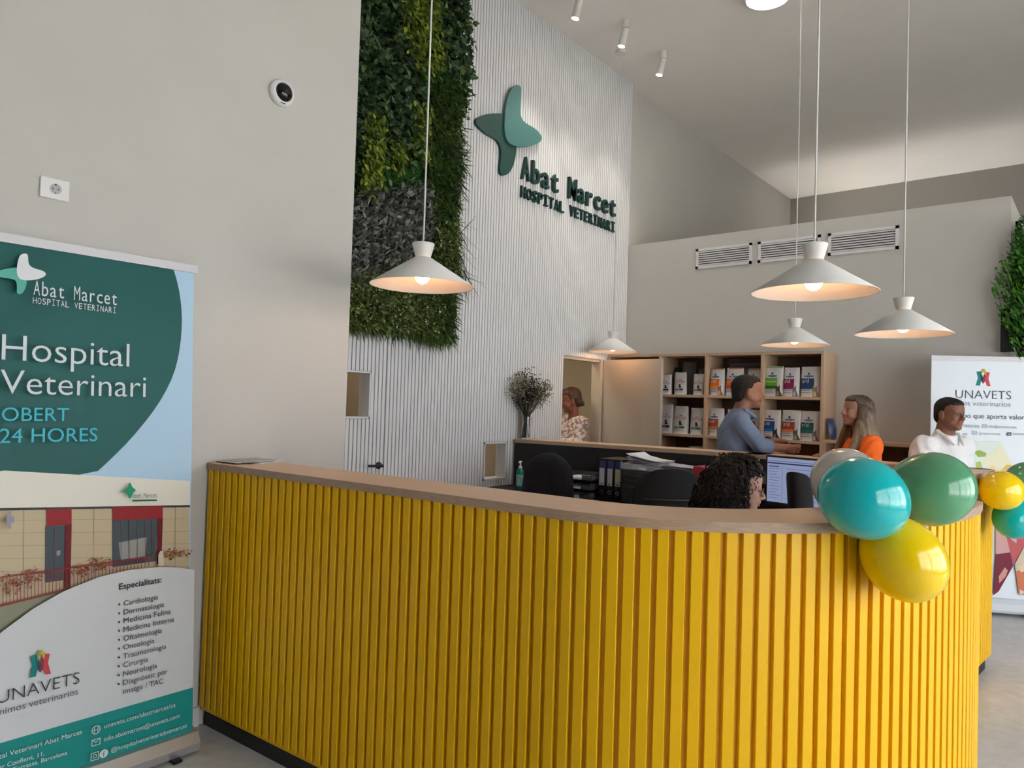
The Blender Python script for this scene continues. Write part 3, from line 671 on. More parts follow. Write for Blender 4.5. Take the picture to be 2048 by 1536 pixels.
p1.poly('print_parapet', [(-300, 985), (8, 941), (379, 962), (379, 1011), (0, 1018), (-300, 1040)], C8(226, 224, 212))
p1.poly('print_shadow_line', [(-300, 1038), (0, 1016), (379, 1010), (379, 1014), (0, 1021), (-300, 1044)], C8(60, 60, 60))
M_rd = C8(150, 36, 44, 'print_red'); M_gl = C8(70, 82, 90, 'print_glass'); M_rd2 = C8(110, 22, 32, 'print_red_dark')
for pts in ([(90, 1052), (130, 1050), (127, 1160), (90, 1165)], [(224, 1040), (314, 1037), (310, 1122), (224, 1134)]): p1.poly('print_window', pts, M_gl)
for pts in ([(236, 1085), (292, 1074), (290, 1112), (240, 1120)], [(112, 1102), (120, 1100), (119, 1110), (112, 1111)]): p1.poly('print_window_glint', pts, C8(150, 152, 150))
for pts in ([(92, 1019), (142, 1017), (142, 1049), (92, 1052)], [(224, 1014), (324, 1012), (324, 1037), (224, 1040)]): p1.poly('print_lintel', pts, M_rd)
for pts in ([(129, 1049), (142, 1048), (139, 1185), (127, 1190)], [(314, 1037), (324, 1036), (321, 1126), (312, 1128)]): p1.poly('print_jamb', pts, M_rd2)
for x, y0, y1 in ((107, 1052, 1160), (240, 1040, 1130), (256, 1040, 1128), (272, 1039, 1126), (288, 1038, 1124), (302, 1037, 1122)): p1.poly('print_glazing_bar', [(x, y0), (x+1, y0), (x+1, y1), (x, y1)], C8(112, 70, 70))
p1.poly('print_ground', [(-300, 1330), (0, 1212), (80, 1192), (140, 1172), (60, 1225), (0, 1262), (-300, 1500)], C8(140, 142, 120))
rnd = random.Random(5)
def blobs(n, cx, cy, sx, sy, cols):
    for c in cols:
        vs_, fs = [], []
        for _ in range(n):
            x, y = rnd.gauss(cx, sx), rnd.gauss(cy, sy); b = len(vs_); r = rnd.uniform(1.2, 3)
            vs_ += [p1.uv(x+r*math.cos(a), y+r*math.sin(a)*.8) for a in np.linspace(0, 2*math.pi, 7)[:-1]]; fs.append(tuple(range(b, b+6)))
        vs_ = [(min(max(u, uL), uR), v) for u, v in vs_]; p1.layer += 1; stuff(p1.sheet('print_flowers', vs_, c, fs, d=.0004*p1.layer))
FC = [C8(92, 70, 46), C8(150, 60, 84), C8(176, 128, 60)]
for a in ((20, 1168, 14, 8), (62, 1150, 12, 8), (160, 1140, 10, 8), (198, 1130, 12, 6), (345, 1106, 16, 5)): blobs(22, *a, FC)
M_rail = C8(140, 52, 56, 'print_rail')
for pts in ([(-300, 1200), (0, 1152), (298, 1111), (298, 1114), (0, 1155), (-300, 1204)], [(-300, 1280), (0, 1208), (140, 1174), (140, 1177), (0, 1212), (-300, 1285)]): p1.poly('print_rail', pts, M_rail)
for x in range(2, 296, 7): yt = 1153-x*.138; yb = 1210-x*.245 if x < 140 else 1176-(x-140)*.30; p1.poly('print_baluster', [(x, yt), (x+1.4, yt), (x+1.2, yb), (x-.2, yb)], M_rail)
p1.poly('print_passer_by', [(309, 1108), (313, 1100), (318, 1102), (320, 1112), (320, 1130), (309, 1130)], C8(216, 196, 178))
p1.poly('print_cross', [(10, 1022), (16, 1022), (16, 1032), (22, 1032), (22, 1044), (16, 1044), (16, 1056), (10, 1056), (10, 1044), (6, 1044), (6, 1032), (10, 1032)], C8(150, 145, 165))
sc2 = lambda pts: [(x/2.493, 920+y/2.493) for x, y in pts]
p1.poly('print_facade_star', sc2([(590, 157), (615, 145), (622, 115), (632, 110), (640, 135), (662, 148), (642, 165), (634, 190), (622, 188), (615, 165)]), C8(30, 150, 115), 1)
mono(p1, SIGN1, (256, 995), (306, 994), C8(20, 90, 75), .019); p1.poly('print_facade_line', [(257, 999), (306, 998), (306, 1001), (257, 1002)], C8(20, 90, 75))
arc = [(-300, 1570), (-140, 1385), (-60, 1310), (0, 1258), (60, 1214), (120, 1180), (190, 1152), (250, 1138), (310, 1132), (345, 1133), (390, 1139)]
p1.poly('print_white_field', arc+[(390, 1372), (390, 1480), (-300, 1680)], M_pw)
p1.poly('print_footer', [(-300, 1565), (0, 1479), (390, 1367.5), (390, 1490), (-300, 1700)], M_teal)
sc1 = lambda pts: [(x/2.955, 440+y/2.955) for x, y in pts]
ab_logo(p1, sc1([(100, 215), (125, 207), (143, 212), (146, 235), (147, 265), (160, 285), (190, 298), (230, 308), (254, 325), (240, 345), (200, 360), (150, 366), (110, 364), (88, 350), (78, 320), (80, 280), (88, 240)]),
        sc1([(-50, 325), (-20, 305), (40, 293), (90, 288), (142, 366), (130, 410), (115, 440), (90, 449), (78, 435), (80, 400), (75, 365), (40, 355), (-20, 348)]), C8(224, 226, 230), C8(92, 178, 160))
M_tw = C8(214, 222, 226, 'print_text_white'); M_tc = C8(70, 185, 205, 'print_text_cyan'); M_tk = C8(52, 58, 64, 'print_text_dark')
mono(p1, SIGN1, (59, 592), (226, 613), M_tw, .058); mono(p1, SIGN2, (58, 609), (224, 629), M_tw, .025)
p1.text('Hospital', (-4, 721), (250, 735.5), M_tw, -.006); p1.text('Veterinari', (-7, 788), (283, 797.5), M_tw, -.006)
p1.text('OBERT', (-4, 842.5), (130, 844), M_tc); p1.text('24 HORES', (-8, 886), (186.5, 885), M_tc)
p1.text('Especialitats:', (229.4, 1176.7), (314, 1162.7), M_tk, .02)
ends = [(765, 695), (795, 733), (828, 765), (843, 803), (783, 858), (745, 908), (803, 938), (712, 1000), (757, 1032), (808, 1060), (787, 1105)]
for i, (tx, e) in enumerate(zip(B1_LIST, ends)):
    x0 = 595-.7*i; y0 = 720+43.5*i; pl = sc2([(x0, y0)])[0]; pr = sc2([e])[0]
    p1.text(tx, pl, pr, M_tk)
    if i < 10: cx, cy = sc2([(573-.7*i, y0-7)])[0]; p1.poly('print_bullet', [(cx+1.9*math.cos(a), cy+2.3*math.sin(a)) for a in np.linspace(0, 2*math.pi, 9)[:-1]], M_tk)
p1.text('UNAVETS', (-14, 1402), (149, 1365), M_tk, -.012); p1.text('Unimos veterinarios', (-26, 1428), (146, 1388), C8(90, 96, 104))
vets_logo(p1, lambda u, v: (49+u*43, 1350-8*u-v*(50)))
for tx, a, b in (('unavets.com/abatmarcet/ca', (492, 1322), (845, 1220)), ('info.abatmarcet@unavets.com', (490, 1387), (865, 1276)), ('@hospitalveterinariabatmarcet', (525, 1440), (902, 1326)), ('Hospital Veterinari Abat Marcet', (-128, 1500), (382, 1358)), ('Carrer Conflent, 11,', (-105, 1545), (195, 1452)), ('Terrassa, Barcelona', (38, 1533), (307, 1456))):
    p1.text(tx, *sc2([a]), *sc2([b]), M_tw)
def ring(pn, c, r, w, m, n=22):
    P = [(c[0]+q*math.cos(a), c[1]+q*math.sin(a)) for q in (r, r-w) for a in np.linspace(0, 2*math.pi, n+1)[:-1]]; pn.layer += 1
    pn.sheet('icon_print', P, m, [(i, (i+1) % n, n+(i+1) % n, n+i) for i in range(n)], d=.0004*pn.layer)
def frame_(pn, c, w, h, t, m):
    x, y = c; P = [(x-w, y-h), (x+w, y-h), (x+w, y+h), (x-w, y+h), (x-w+t, y-h+t), (x+w-t, y-h+t), (x+w-t, y+h-t), (x-w+t, y+h-t)]; pn.layer += 1
    pn.sheet('icon_print', P, m, [(i, (i+1) % 4, 4+(i+1) % 4, 4+i) for i in range(4)], d=.0004*pn.layer)
g = p1.uv(*sc2([(450, 1328)])[0]); ring(p1, g, .016, .0025, M_tw); frame_(p1, g, .0075, .015, .002, M_tw); p1.sheet('icon_print', [(g[0]-.015, g[1]-.001), (g[0]+.015, g[1]-.001), (g[0]+.015, g[1]+.001), (g[0]-.015, g[1]+.001)], M_tw)
g = p1.uv(*sc2([(449, 1388)])[0]); frame_(p1, g, .016, .012, .0025, M_tw); p1.sheet('icon_print', [(g[0]-.015, g[1]+.011), (g[0], g[1]-.003), (g[0]+.015, g[1]+.011), (g[0]+.012, g[1]+.011), (g[0], g[1]), (g[0]-.012, g[1]+.011)], M_tw)
g = p1.uv(*sc2([(443, 1457)])[0]); frame_(p1, g, .0145, .0145, .0025, M_tw); ring(p1, g, .0075, .0022, M_tw)
g = p1.uv(*sc2([(487, 1444)])[0]); p1.sheet('icon_print', [(g[0]+.0155*math.cos(a), g[1]+.0155*math.sin(a)) for a in np.linspace(0, 2*math.pi, 25)[:-1]], M_tw)
V, F = glyphs('f'); p1.layer += 1; p1.sheet('icon_print', [(g[0]-.004+x*.028, g[1]-.011+y*.03) for x, y, _ in V], M_teal, F, d=.0004*p1.layer)
# hardware
tp = [p1.at(u, vT, 0) for u in (uL-.008, uR+.012)]
mb = MB(); a, b = (Vector(q) for q in tp); mb.box((a.x, a.y-.014, a.z-.012), (b.x, b.y+.012, b.z+.022)); mb.obj('top_rail', mat('rail_white', (.62, .61, .64), .35), b1)
mb = MB(); a, b = (Vector(p1.at(u, 0, 0)) for u in (uL-.012, uR+.012)); pr = [(a.y-.075, .015), (a.y-.085, .05), (a.y-.06, .09), (a.y-.012, .098), (a.y+.03, .085), (a.y+.05, .05), (a.y+.045, .012)]
mb.prism(pr, 'x', a.x, b.x); mb.obj('base_cassette', M_alu, b1, 25)
for x in (a.x+.12, b.x-.1): MB().rbox((x-.02, a.y-.1, 0), (x+.02, a.y+.085, .014), .004).obj('foot', M_blackp, b1)
MB().tube([(0.02, YB-YB+.05, .09), (.02, .062*vT+.035, .08+vT-.02)], .008, 8).obj('support_pole', M_alu, b1)

# --- banner 2 (right, far)
A2, B2 = np.array([6.50, 1.075, 0]), np.array([6.93, .335, 0]); U2 = (B2-A2)/np.linalg.norm(B2-A2)
b2 = thing('rollup_banner', 'white roll-up banner behind the man in the white shirt', 'banner', tuple((A2+B2)/2))
O2 = A2+np.array([0, 0, .13]); p2t = Panel(O2, U2, np.array([0, 0, 1.0]), b2); vT2 = p2t.uv(1864, 717)[1]; W2_ = np.linalg.norm(B2-A2)
p2 = Panel(O2, U2, np.array([0, 0, 1.0]), b2, clip=(0, W2_, 0, vT2))
mb = MB(); mb.add([p2.at(u, v, d) for d in (-.002, 0) for u, v in ((0, 0), (W2_, 0), (W2_, vT2), (0, vT2))], [(3, 2, 1, 0), (4, 5, 6, 7), (0, 1, 5, 4), (1, 2, 6, 5), (2, 3, 7, 6), (3, 0, 4, 7)]); mb.obj('printed_sheet', C8(226, 234, 242, 'print_pale_blue'), b2)
vets_logo(p2, lambda u, v: (1951+u*30, 771+1.5*u-v*34))
p2.text('UNAVETS', (1911, 796), (2022, 799), C8(72, 88, 102), -.012); p2.text('Unimos veterinarios', (1893, 810), (2021, 812.5), C8(150, 166, 178))
p2.text('Grupo que aporta valor', (1902, 834.8), (2049, 837.5), C8(72, 88, 102)); p2.text('unavets.com/es', (1882, 853), (1958, 854), C8(140, 156, 168)); p2.text('info@unavets.com', (1976, 855), (2032, 856.5), C8(120, 136, 150))
p2.text('/unavets_es', (1885, 869), (1934, 870), C8(140, 156, 168)); p2.text('/grupounavets', (1957, 868.5), (2000, 869.5), C8(140, 156, 168)); p2.text('/unavets', (2024.5, 869.5), (2052, 870), C8(140, 156, 168))
g = p2.uv(1968.5, 852); frame_(p2, g, .016, .012, .003, C8(120, 136, 150)); p2.sheet('icon_print', [(g[0]-.015, g[1]+.011), (g[0], g[1]-.003), (g[0]+.015, g[1]+.011), (g[0]+.011, g[1]+.011), (g[0], g[1]+.001), (g[0]-.011, g[1]+.011)], C8(120, 136, 150))
g = p2.uv(1948.5, 865.5); frame_(p2, g, .015, .015, .003, C8(120, 136, 150)); ring(p2, g, .007, .0025, C8(120, 136, 150))
g = p2.uv(2017.5, 868); p2.sheet('icon_print', [(g[0]-.015, g[1]-.013), (g[0]+.015, g[1]-.013), (g[0]+.015, g[1]+.013), (g[0]-.015, g[1]+.013)], C8(72, 88, 102)); V, F = glyphs('in'); p2.layer += 1; p2.sheet('icon_print', [(g[0]-.009+x*.024, g[1]-.008+y*.024) for x, y, _ in V], C8(226, 234, 242), F, d=.0004*p2.layer)
for pts, c in (([(1900, 884), (2000, 884), (2052, 985), (1900, 985)], (214, 226, 220)), ([(1962, 922), (2003, 888), (2030, 945), (1995, 960)], (226, 224, 196)), ([(1946, 903), (1958, 900), (1972, 906), (1970, 913), (1955, 914)], (150, 172, 80)), ([(1950, 925), (1960, 922), (1965, 940), (1952, 940)], (165, 186, 100)),
               ([(2001, 940), (2012, 929), (2022, 930), (2026, 945), (2000, 948)], (222, 184, 104)), ([(1972, 938), (1985, 930), (1994, 940), (1990, 950)], (228, 206, 150)),
               ([(1990, 1050), (2010, 1050), (2019, 1104), (1990, 1108)], (206, 160, 156)), ([(2005, 1040), (2050, 1040), (2052, 1080), (2025, 1130), (2013, 1080)], (190, 92, 96)), ([(1990, 1108), (2019, 1104), (2025, 1131), (1996, 1182), (1985, 1190)], (120, 40, 60)), ([(1996, 1152), (2008, 1134), (2014, 1140), (2010, 1152), (1997, 1166)], (205, 150, 132)),
               ([(2028, 1128), (2052, 1082), (2052, 1190), (2036, 1188)], (205, 120, 84)), ([(2028, 1128), (2052, 1082), (2052, 1136), (2030, 1142)], (208, 190, 168)), ([(2020, 1062), (2033, 1066), (2031, 1086), (2020, 1078)], (205, 180, 176)), ([(2034, 1132), (2048, 1124), (2052, 1140), (2040, 1144)], (226, 200, 170)), ([(2038, 1178), (2046, 1182), (2044, 1188), (2037, 1187)], (220, 200, 195))):
    p2.poly('print_picture', pts, C8(*c))
mb = MB(); a, b = Vector(p2.at(-.006, vT2, 0)), Vector(p2.at(W2_+.006, vT2, 0)); n2 = Vector(p2.N)
mb.add([a-n2*.01-Vector((0, 0, .012)), b-n2*.01-Vector((0, 0, .012)), b-n2*.01+Vector((0, 0, .024)), a-n2*.01+Vector((0, 0, .024)), a+n2*.012-Vector((0, 0, .012)), b+n2*.012-Vector((0, 0, .012)), b+n2*.012+Vector((0, 0, .024)), a+n2*.012+Vector((0, 0, .024))], [(3, 2, 1, 0), (4, 5, 6, 7), (0, 1, 5, 4), (1, 2, 6, 5), (2, 3, 7, 6), (3, 0, 4, 7)]); mb.obj('top_rail', mat('rail_white', (.62, .61, .64)), b2)
mb = MB(); prof = [(-.05, .03), (-.055, .07), (-.035, .12), (.03, .135), (.055, .10), (.06, .05), (.05, .03)]; mb.prism(prof, 'x', -W2_/2-.01, W2_/2+.01)
o = mb.obj('base_cassette', mat('cassette_pale', (.60, .64, .68), .35), b2, 25); o.rotation_euler = (0, 0, math.atan2(U2[1], U2[0])+math.pi)
for k in (-.3, .3):
    o = MB().rbox((-.018, -.15, 0), (.018, .15, .03), .004).obj('foot', M_blackp, b2, loc=tuple(U2*k), rot=(0, 0, math.atan2(U2[1], U2[0])))

# ================================================================== SCREEN ON THE FAR CORNER
t = thing('wall_screen', 'black panel fixed to the far corner under the hanging plants', 'screen', (6.86, .13, 2.04))
MB().rbox((-.045, -.53, 0), (0, .525, .34), .005).obj('panel', mat('screen_black', (.006, .006, .007), .25), t)
MB().box((0, .475, .05), (.02, .52, .29)).obj('wall_bracket', M_blackp, t)

# ================================================================== SHELF UNIT WITH PET FOOD
SXF = 6.50; TH = .026
shelf = thing('shelf_unit', 'tall oak shelf unit filled with bags of pet food', 'shelf', (SXF, 1.885, 0))
def sh(nm, a, b, m=M_oak):
    o = MB().rbox(a, b, .0015).obj(nm, m, shelf); o.location = -Vector(shelf.location); return o
YD = [1.885, 2.410, 2.952, 3.44, 4.03]               # dividers (near edge)
for i, y in enumerate(YD): sh('upright', (SXF, y, 0), (6.875, y+TH, 2.028))
sh('top_board', (SXF, 1.885, 2.028), (6.875, 4.056, 2.054))
ZS = [.06, .48, .88, 1.268, 1.652]
for y0, y1 in zip(YD[:-1], YD[1:]):
    for z in ZS: sh('shelf_board', (SXF+.004, y0+TH, z-TH), (6.868, y1, z))
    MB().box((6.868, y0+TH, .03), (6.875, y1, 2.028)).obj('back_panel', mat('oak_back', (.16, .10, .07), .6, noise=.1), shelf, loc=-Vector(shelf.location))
low = thing('low_shelf', 'low oak shelf beside the tall shelf, behind the orange sweater', 'shelf', (SXF, 1.0, 0))
for a, b in (((SXF, 1.14, 1.262), (6.875, 1.884, 1.288)), ((SXF, 1.14, 0), (6.875, 1.166, 1.262)), ((SXF, 1.51, 0), (6.875, 1.536, 1.262)), ((SXF, 1.858, 0), (6.875, 1.884, 1.262))):
    o = MB().rbox(a, b, .0015).obj('board', M_oak, low); o.location = -Vector(low.location)
for z in (.06, .46, .86):
    for ya, yb in ((1.166, 1.51), (1.536, 1.858)): o = MB().rbox((SXF+.004, ya, z-TH), (6.868, yb, z), .0015).obj('shelf_board', M_oak, low); o.location = -Vector(low.location)
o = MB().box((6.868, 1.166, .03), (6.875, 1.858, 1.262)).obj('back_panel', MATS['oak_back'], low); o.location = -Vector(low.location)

CAT = [(.30, .0), (.34, .22), (.30, .45), (.28, .62), (.30, .80), (.36, .96), (.44, .80), (.56, .80), (.66, .98), (.70, .80), (.70, .62), (.74, .45), (.88, .22), (.98, .06), (.90, .0)]
def bag(label, y, z, w, h, d, style, cols, x=SXF+.03, lean=0.0, word=None, group='pet food bags on the shelves'):
    """stand-up bag facing -X; width along -Y as seen from the room"""
    t = thing('food_bag', label, 'bag', (x, y, z), 0, group)
    sd = abs(hash((round(y, 3), round(z, 3)))) % 997
    def S(u, v, o=0):
        tz = (1-v)**.55 if v < 1 else 0
        wy = w*1.13*(1-.05*v+.03*math.sin(3.1*v))
        bl = math.sin(math.pi*min(1, max(0, u)))**.5
        xx = -(d*.5*tz*(.35+.65*bl))+d*.5+lean*v-.006*math.sin(7*u+sd)*v*(1-u)
        return (xx-o, -(u-.5)*wy, h*v)
    nu, nv = 8, 10; P = []; F = []
    for v in range(nv+1):
        for u in range(nu+1): P.append(S(u/nu, v/nv))
    for v in range(nv+1):
        for u in range(nu+1):
            q = S(u/nu, v/nv); P.append((2*(d*.5+lean*(v/nv))-q[0], q[1], q[2]))
    n = (nu+1)*(nv+1)
    for v in range(nv):
        for u in range(nu):
            a = v*(nu+1)+u; F += [(a, a+nu+1, a+nu+2, a+1), (n+a, n+a+1, n+a+nu+2, n+a+nu+1)]
        a = v*(nu+1); F += [(a, n+a, n+a+nu+1, a+nu+1), (a+nu, a+2*nu+1, n+a+2*nu+1, n+a+nu)]
    F.append(tuple(range(nu, -1, -1))+tuple(range(n, n+nu+1)))
    MB().add(P, F).obj('pouch', mat('pouch_'+style['base'], style['rgb'], .32, noise=.04, nscale=9, bump=.25, bscale=14), t, True)
    lay = [0.0012]
    def pr(nm, pts, c, faces=None, grid=None):
        lay[0] += .0005
        if grid:
            (u0, u1, v0, v1) = grid; k = 6; pts = [(u0+(u1-u0)*i/k, v0+(v1-v0)*j/3) for j in range(4) for i in range(k+1)]; faces = [(j*(k+1)+i, j*(k+1)+i+1, (j+1)*(k+1)+i+1, (j+1)*(k+1)+i) for j in range(3) for i in range(k)]
        MB().add([S(u, v, lay[0]) for u, v in pts], faces or [tuple(range(len(pts)))]).obj(nm, c, t)
    def tx(body, u0, u1, v, c, kv=1.0):
        V, Fc = glyphs(body); k = (u1-u0)/np.ptp(V[:, 0]); pr('printed_text', [(u0+(a-V[:, 0].min())*k, v+b*k*w/h*kv) for a, b, _ in V], c, Fc)
    def cat(u0, u1, v0, v1, c, c2):
        pr('cat_print', [(u0+(u1-u0)*a, v0+(v1-v0)*b) for a, b in CAT], c); pr('cat_print', [(u0+(u1-u0)*a, v0+(v1-v0)*b) for a, b in [(.40, .05), (.42, .35), (.50, .50), (.62, .35), (.66, .08)]], c2)
    if style['kind'] == 'H':
        c = C8(*cols[0])
        pr('top_stripe', None, C8(*(cols[3] if len(cols) > 3 else (205, 205, 205))), grid=(.03, .97, .955, .99))
        pr('brand_plate', [(.42+.26*math.cos(a), .685+.032*math.sin(a)) for a in np.linspace(0, 2*math.pi, 19)[:-1]], C8(40, 74, 140)); pr('brand_mark', None, C8(60, 62, 70), grid=(.36, .46, .735, .80)); tx('PRESCRIPTION DIET', .22, .62, .675, C8(200, 210, 228), 1.4)
        pr('colour_block', None, c, grid=(.02, .70, .33, .61)); pr('colour_band', None, C8(*cols[1]), grid=(.02, .70, .26, .35))
        if word: tx(word, .10, .10+.11*max(3, min(len(word), 5)), .47, C8(225, 225, 225))
        for k in range(2): pr('small_print', None, C8(150, 150, 150), grid=(.06, .52, .205-.075*k, .235-.075*k))
        cat(.50, 1.0, .0, .40, C8(*cols[2]), C8(*[min(255, q+60) for q in cols[2]]))
    else:
        if 'red' in style['base'] or True:
            tx('ROYAL CANIN', .10, .92, .555, C8(176, 44, 52), 1.5); pr('brand_line', None, C8(176, 44, 52), grid=(.06, .94, .525, .532)); pr('crown_print', [(.42, .64), (.46, .68), (.5, .65), (.54, .69), (.58, .65), (.62, .68), (.64, .64)], C8(176, 44, 52))
        pr('cat_print', [(.34+.36*a, .31+.19*b) for a, b in CAT], C8(52, 50, 50)); pr('colour_band', None, C8(*cols[0]), grid=(.14, .82, .20, .275))
        if word: tx(word, .18, .55, .222, C8(220, 220, 220), 1.2)
    return t
SH = dict(kind='H', base='white', rgb=(.62, .62, .62)); SR = dict(kind='R', base='grey_white', rgb=(.60, .60, .60))
# positions: Y of the bag centre for a pixel column, at the bag's front plane
def yb(px, X=SXF+.05): return on_x(px, 800, X)[1]
Z1, Z2 = 1.652, 1.268
GR1, GR2 = 'pet food bags on the upper shelf', 'pet food bags on the lower shelf'
bag('white food bag with orange block, leftmost of the orange bags', yb(1432.5), Z1, .125, .258, .09, SH, [(214, 110, 44), (222, 136, 60), (150, 110, 70), (210, 120, 60)], word='c/d', group=GR1)
bag('white food bag with orange and red block, left of the man', yb(1467.5), Z1, .148, .262, .09, SH, [(214, 110, 44), (208, 70, 56), (60, 58, 56), (210, 120, 60)], word='c/d', group=GR1)
bag('white food bag with orange block, half hidden behind the man', yb(1505), Z1, .128, .258, .09, SH, [(206, 104, 44), (206, 104, 44), (80, 70, 60), (210, 120, 60)], word='c/d', x=SXF+.07, group=GR1)
bag('white food bag with bright green block', yb(1546.5), Z1, .150, .272, .09, SH, [(92, 158, 36), (46, 96, 46), (72, 62, 54), (110, 160, 60)], word='Metabolic', group=GR1)
bag('white food bag with dark pink block', yb(1581.5), Z1, .122, .262, .09, SH, [(128, 34, 78), (128, 34, 78), (108, 112, 120)], word='i/d', group=GR1)
bag('white food bag with navy block, rightmost on the upper shelf', yb(1620), Z1, .150, .268, .09, SH, [(40, 66, 110), (40, 66, 110), (150, 136, 108)], word='s/d', group=GR1)
bag('white food bag with brown-orange block, left of the blue shirt', yb(1432), Z2, .135, .262, .09, SH, [(150, 78, 48), (206, 110, 50), (120, 116, 112)], word='k/d', group=GR2)
bag('white food bag mostly hidden behind the blue shirt', yb(1464), Z2, .12, .258, .09, SH, [(176, 50, 70), (176, 50, 70), (120, 116, 112), (190, 60, 70)], x=SXF+.07, group=GR2)
bag('white food bag seen just right of the blue collar', yb(1502), Z2, .14, .258, .09, SH, [(120, 120, 124), (120, 120, 124), (120, 116, 112)], x=SXF+.07, group=GR2)
bag('white food bag with mid blue block and black kitten', yb(1543), Z2, .148, .262, .09, SH, [(34, 74, 134), (34, 110, 184), (50, 50, 56)], word='c/d', group=GR2)
bag('white food bag with rust red band and tabby cat', yb(1583), Z2, .152, .264, .09, SH, [(154, 66, 50), (204, 124, 70), (96, 92, 86)], word='z/d', group=GR2)
bag('white food bag with dark teal block, rightmost on the lower shelf', yb(1621), Z2, .145, .262, .09, SH, [(30, 84, 80), (40, 104, 92), (110, 104, 100)], word='r/d', group=GR2)
bag('small pale bag beside the open door edge on the upper shelf', yb(1331), Z1, .098, .20, .07, SR, [(50, 46, 50)], group=GR1)
bag('small white bag with dark band in front of the grey sack', yb(1359), Z1, .110, .222, .08, SR, [(84, 54, 60)], word='Renal', group=GR1)
bag('small white bag with dark band beside the upright', yb(1396), Z1, .098, .205, .08, SR, [(84, 54, 60)], word='Renal', group=GR1)
bag('tall white bag with navy band beside the open door edge', yb(1333), Z2, .125, .285, .09, SR, [(40, 42, 78)], word='Renal', group=GR2)
bag('tall white bag with green band in the middle of its shelf', yb(1361.5), Z2, .135, .272, .09, SR, [(62, 104, 80)], word='Hepatic', group=GR2)
bag('tall white bag with green band beside the upright', yb(1394), Z2, .122, .258, .09, SR, [(62, 104, 80)], word='Hepatic', group=GR2)
def sack(label, y, z, w, h, d, c, x):
    t = thing('food_sack', label, 'bag', (x, y, z)); P = []; F = []; nu, nv = 8, 8
    for s_ in (-1, 1):
        for v in range(nv+1):
            for u in range(nu+1):
                q = d*.5*(math.sin(math.pi*u/nu)**.5)*(1-(v/nv)**3)**.8; P.append((s_*q+.01*math.sin(5*u/nu+3*v/nv), -(u/nu-.5)*w*(1-.06*v/nv), h*v/nv))
    n = (nu+1)*(nv+1)
    for v in range(nv):
        for u in range(nu): a = v*(nu+1)+u; F += [(a, a+nu+1, a+nu+2, a+1), (n+a, n+a+1, n+a+nu+2, n+a+nu+1)]
    F.append(tuple(range(nu, -1, -1))+tuple(range(n, n+nu+1)))
    MB().add(P, F).obj('pouch', mat('sack_'+c[0], c[1], .45, noise=.1, nscale=8, bump=.3, bscale=12), t, True); MB().box((-.006, -w*.46, h-.012), (.006, w*.46, h+.004)).obj('sealed_edge', MATS['sack_'+c[0]], t)
sack('tall grey sack standing at the back of the upper shelf', yb(1374, 6.75), Z1, .16, .335, .10, ('grey', (.23, .23, .23)), 6.78)
sack('dark grey sack at the back left of the upper shelf', yb(1345, 6.75), Z1, .12, .28, .08, ('dark', (.07, .07, .07)), 6.80)
sack('mid grey sack at the back beside the upright', yb(1400, 6.75), Z1, .11, .27, .08, ('mid', (.15, .15, .15)), 6.80)
# things lying on the shelves
t = thing('food_box', 'flat dark box lying on top of the orange bags', 'box', (6.74, 2.63, Z1+.27)); MB().rbox((-.08, -.17, 0), (.08, .17, .045), .003).obj('carton', mat('box_brown', (.05, .035, .04), .6), t); MB().box((-.081, -.165, .03), (-.080, .165, .034)).obj('edge_stripe', mat('box_stripe', (.22, .12, .12), .6), t)
sack('pale sack standing behind the orange bags under the dark box', 2.63, Z1, .34, .27, .12, ('white', (.5, .5, .5)), 6.76)
t = thing('food_tub', 'round white tub standing low on the shelf unit', 'tub', (6.62, yb(1396, 6.62), .88)); MB().lathe([(.045, 0), (.068, .10), (.075, .262), (.071, .268), (.06, .10), (.001, .012)], 28, cap=False).obj('tub', M_white, t, 40); MB().lathe([(.077, .250), (.079, .262), (.077, .270), (.072, .270)], 28, cap=False).obj('rim', M_white, t, 40)
t = thing('magazine_pile', 'pile of magazines beside the open door on the lower shelf', 'magazines', (6.66, 3.27, .88))
for k in range(9): MB().box((-.10+.004*(k % 3), -.145+.005*(k % 2), .028*k), (.10, .145, .028*k+.026)).obj('magazine', [M_paper, mat('mag_blue', (.10, .13, .2), .4), mat('mag_grey', (.3, .3, .3), .4)][k % 3], t)
t = thing('food_pouch', 'small shiny blue pouch leaning against the tall shelf side', 'pouch', (6.60, 1.835, 1.288), math.radians(-14))
P = []; F = []
for s_ in (-1, 1):
    for v in range(9):
        for u in range(7): uu, vv = u/6, v/8; P.append(((uu-.5)*.12*(1-.35*(2*vv-1)**4), s_*.024*math.sin(math.pi*uu)**.6*math.sin(math.pi*min(.97, max(.05, vv)))**.6+.030*(vv-.5), vv*.185))
for s_ in (0, 63):
    for v in range(8):
        for u in range(6): a = s_+v*7+u; F.append((a, a+1, a+8, a+7))
MB().add(P, F).obj('pouch_body', mat('pouch_blue', (.05, .075, .17), .3, noise=.6, nscale=18), t, True)

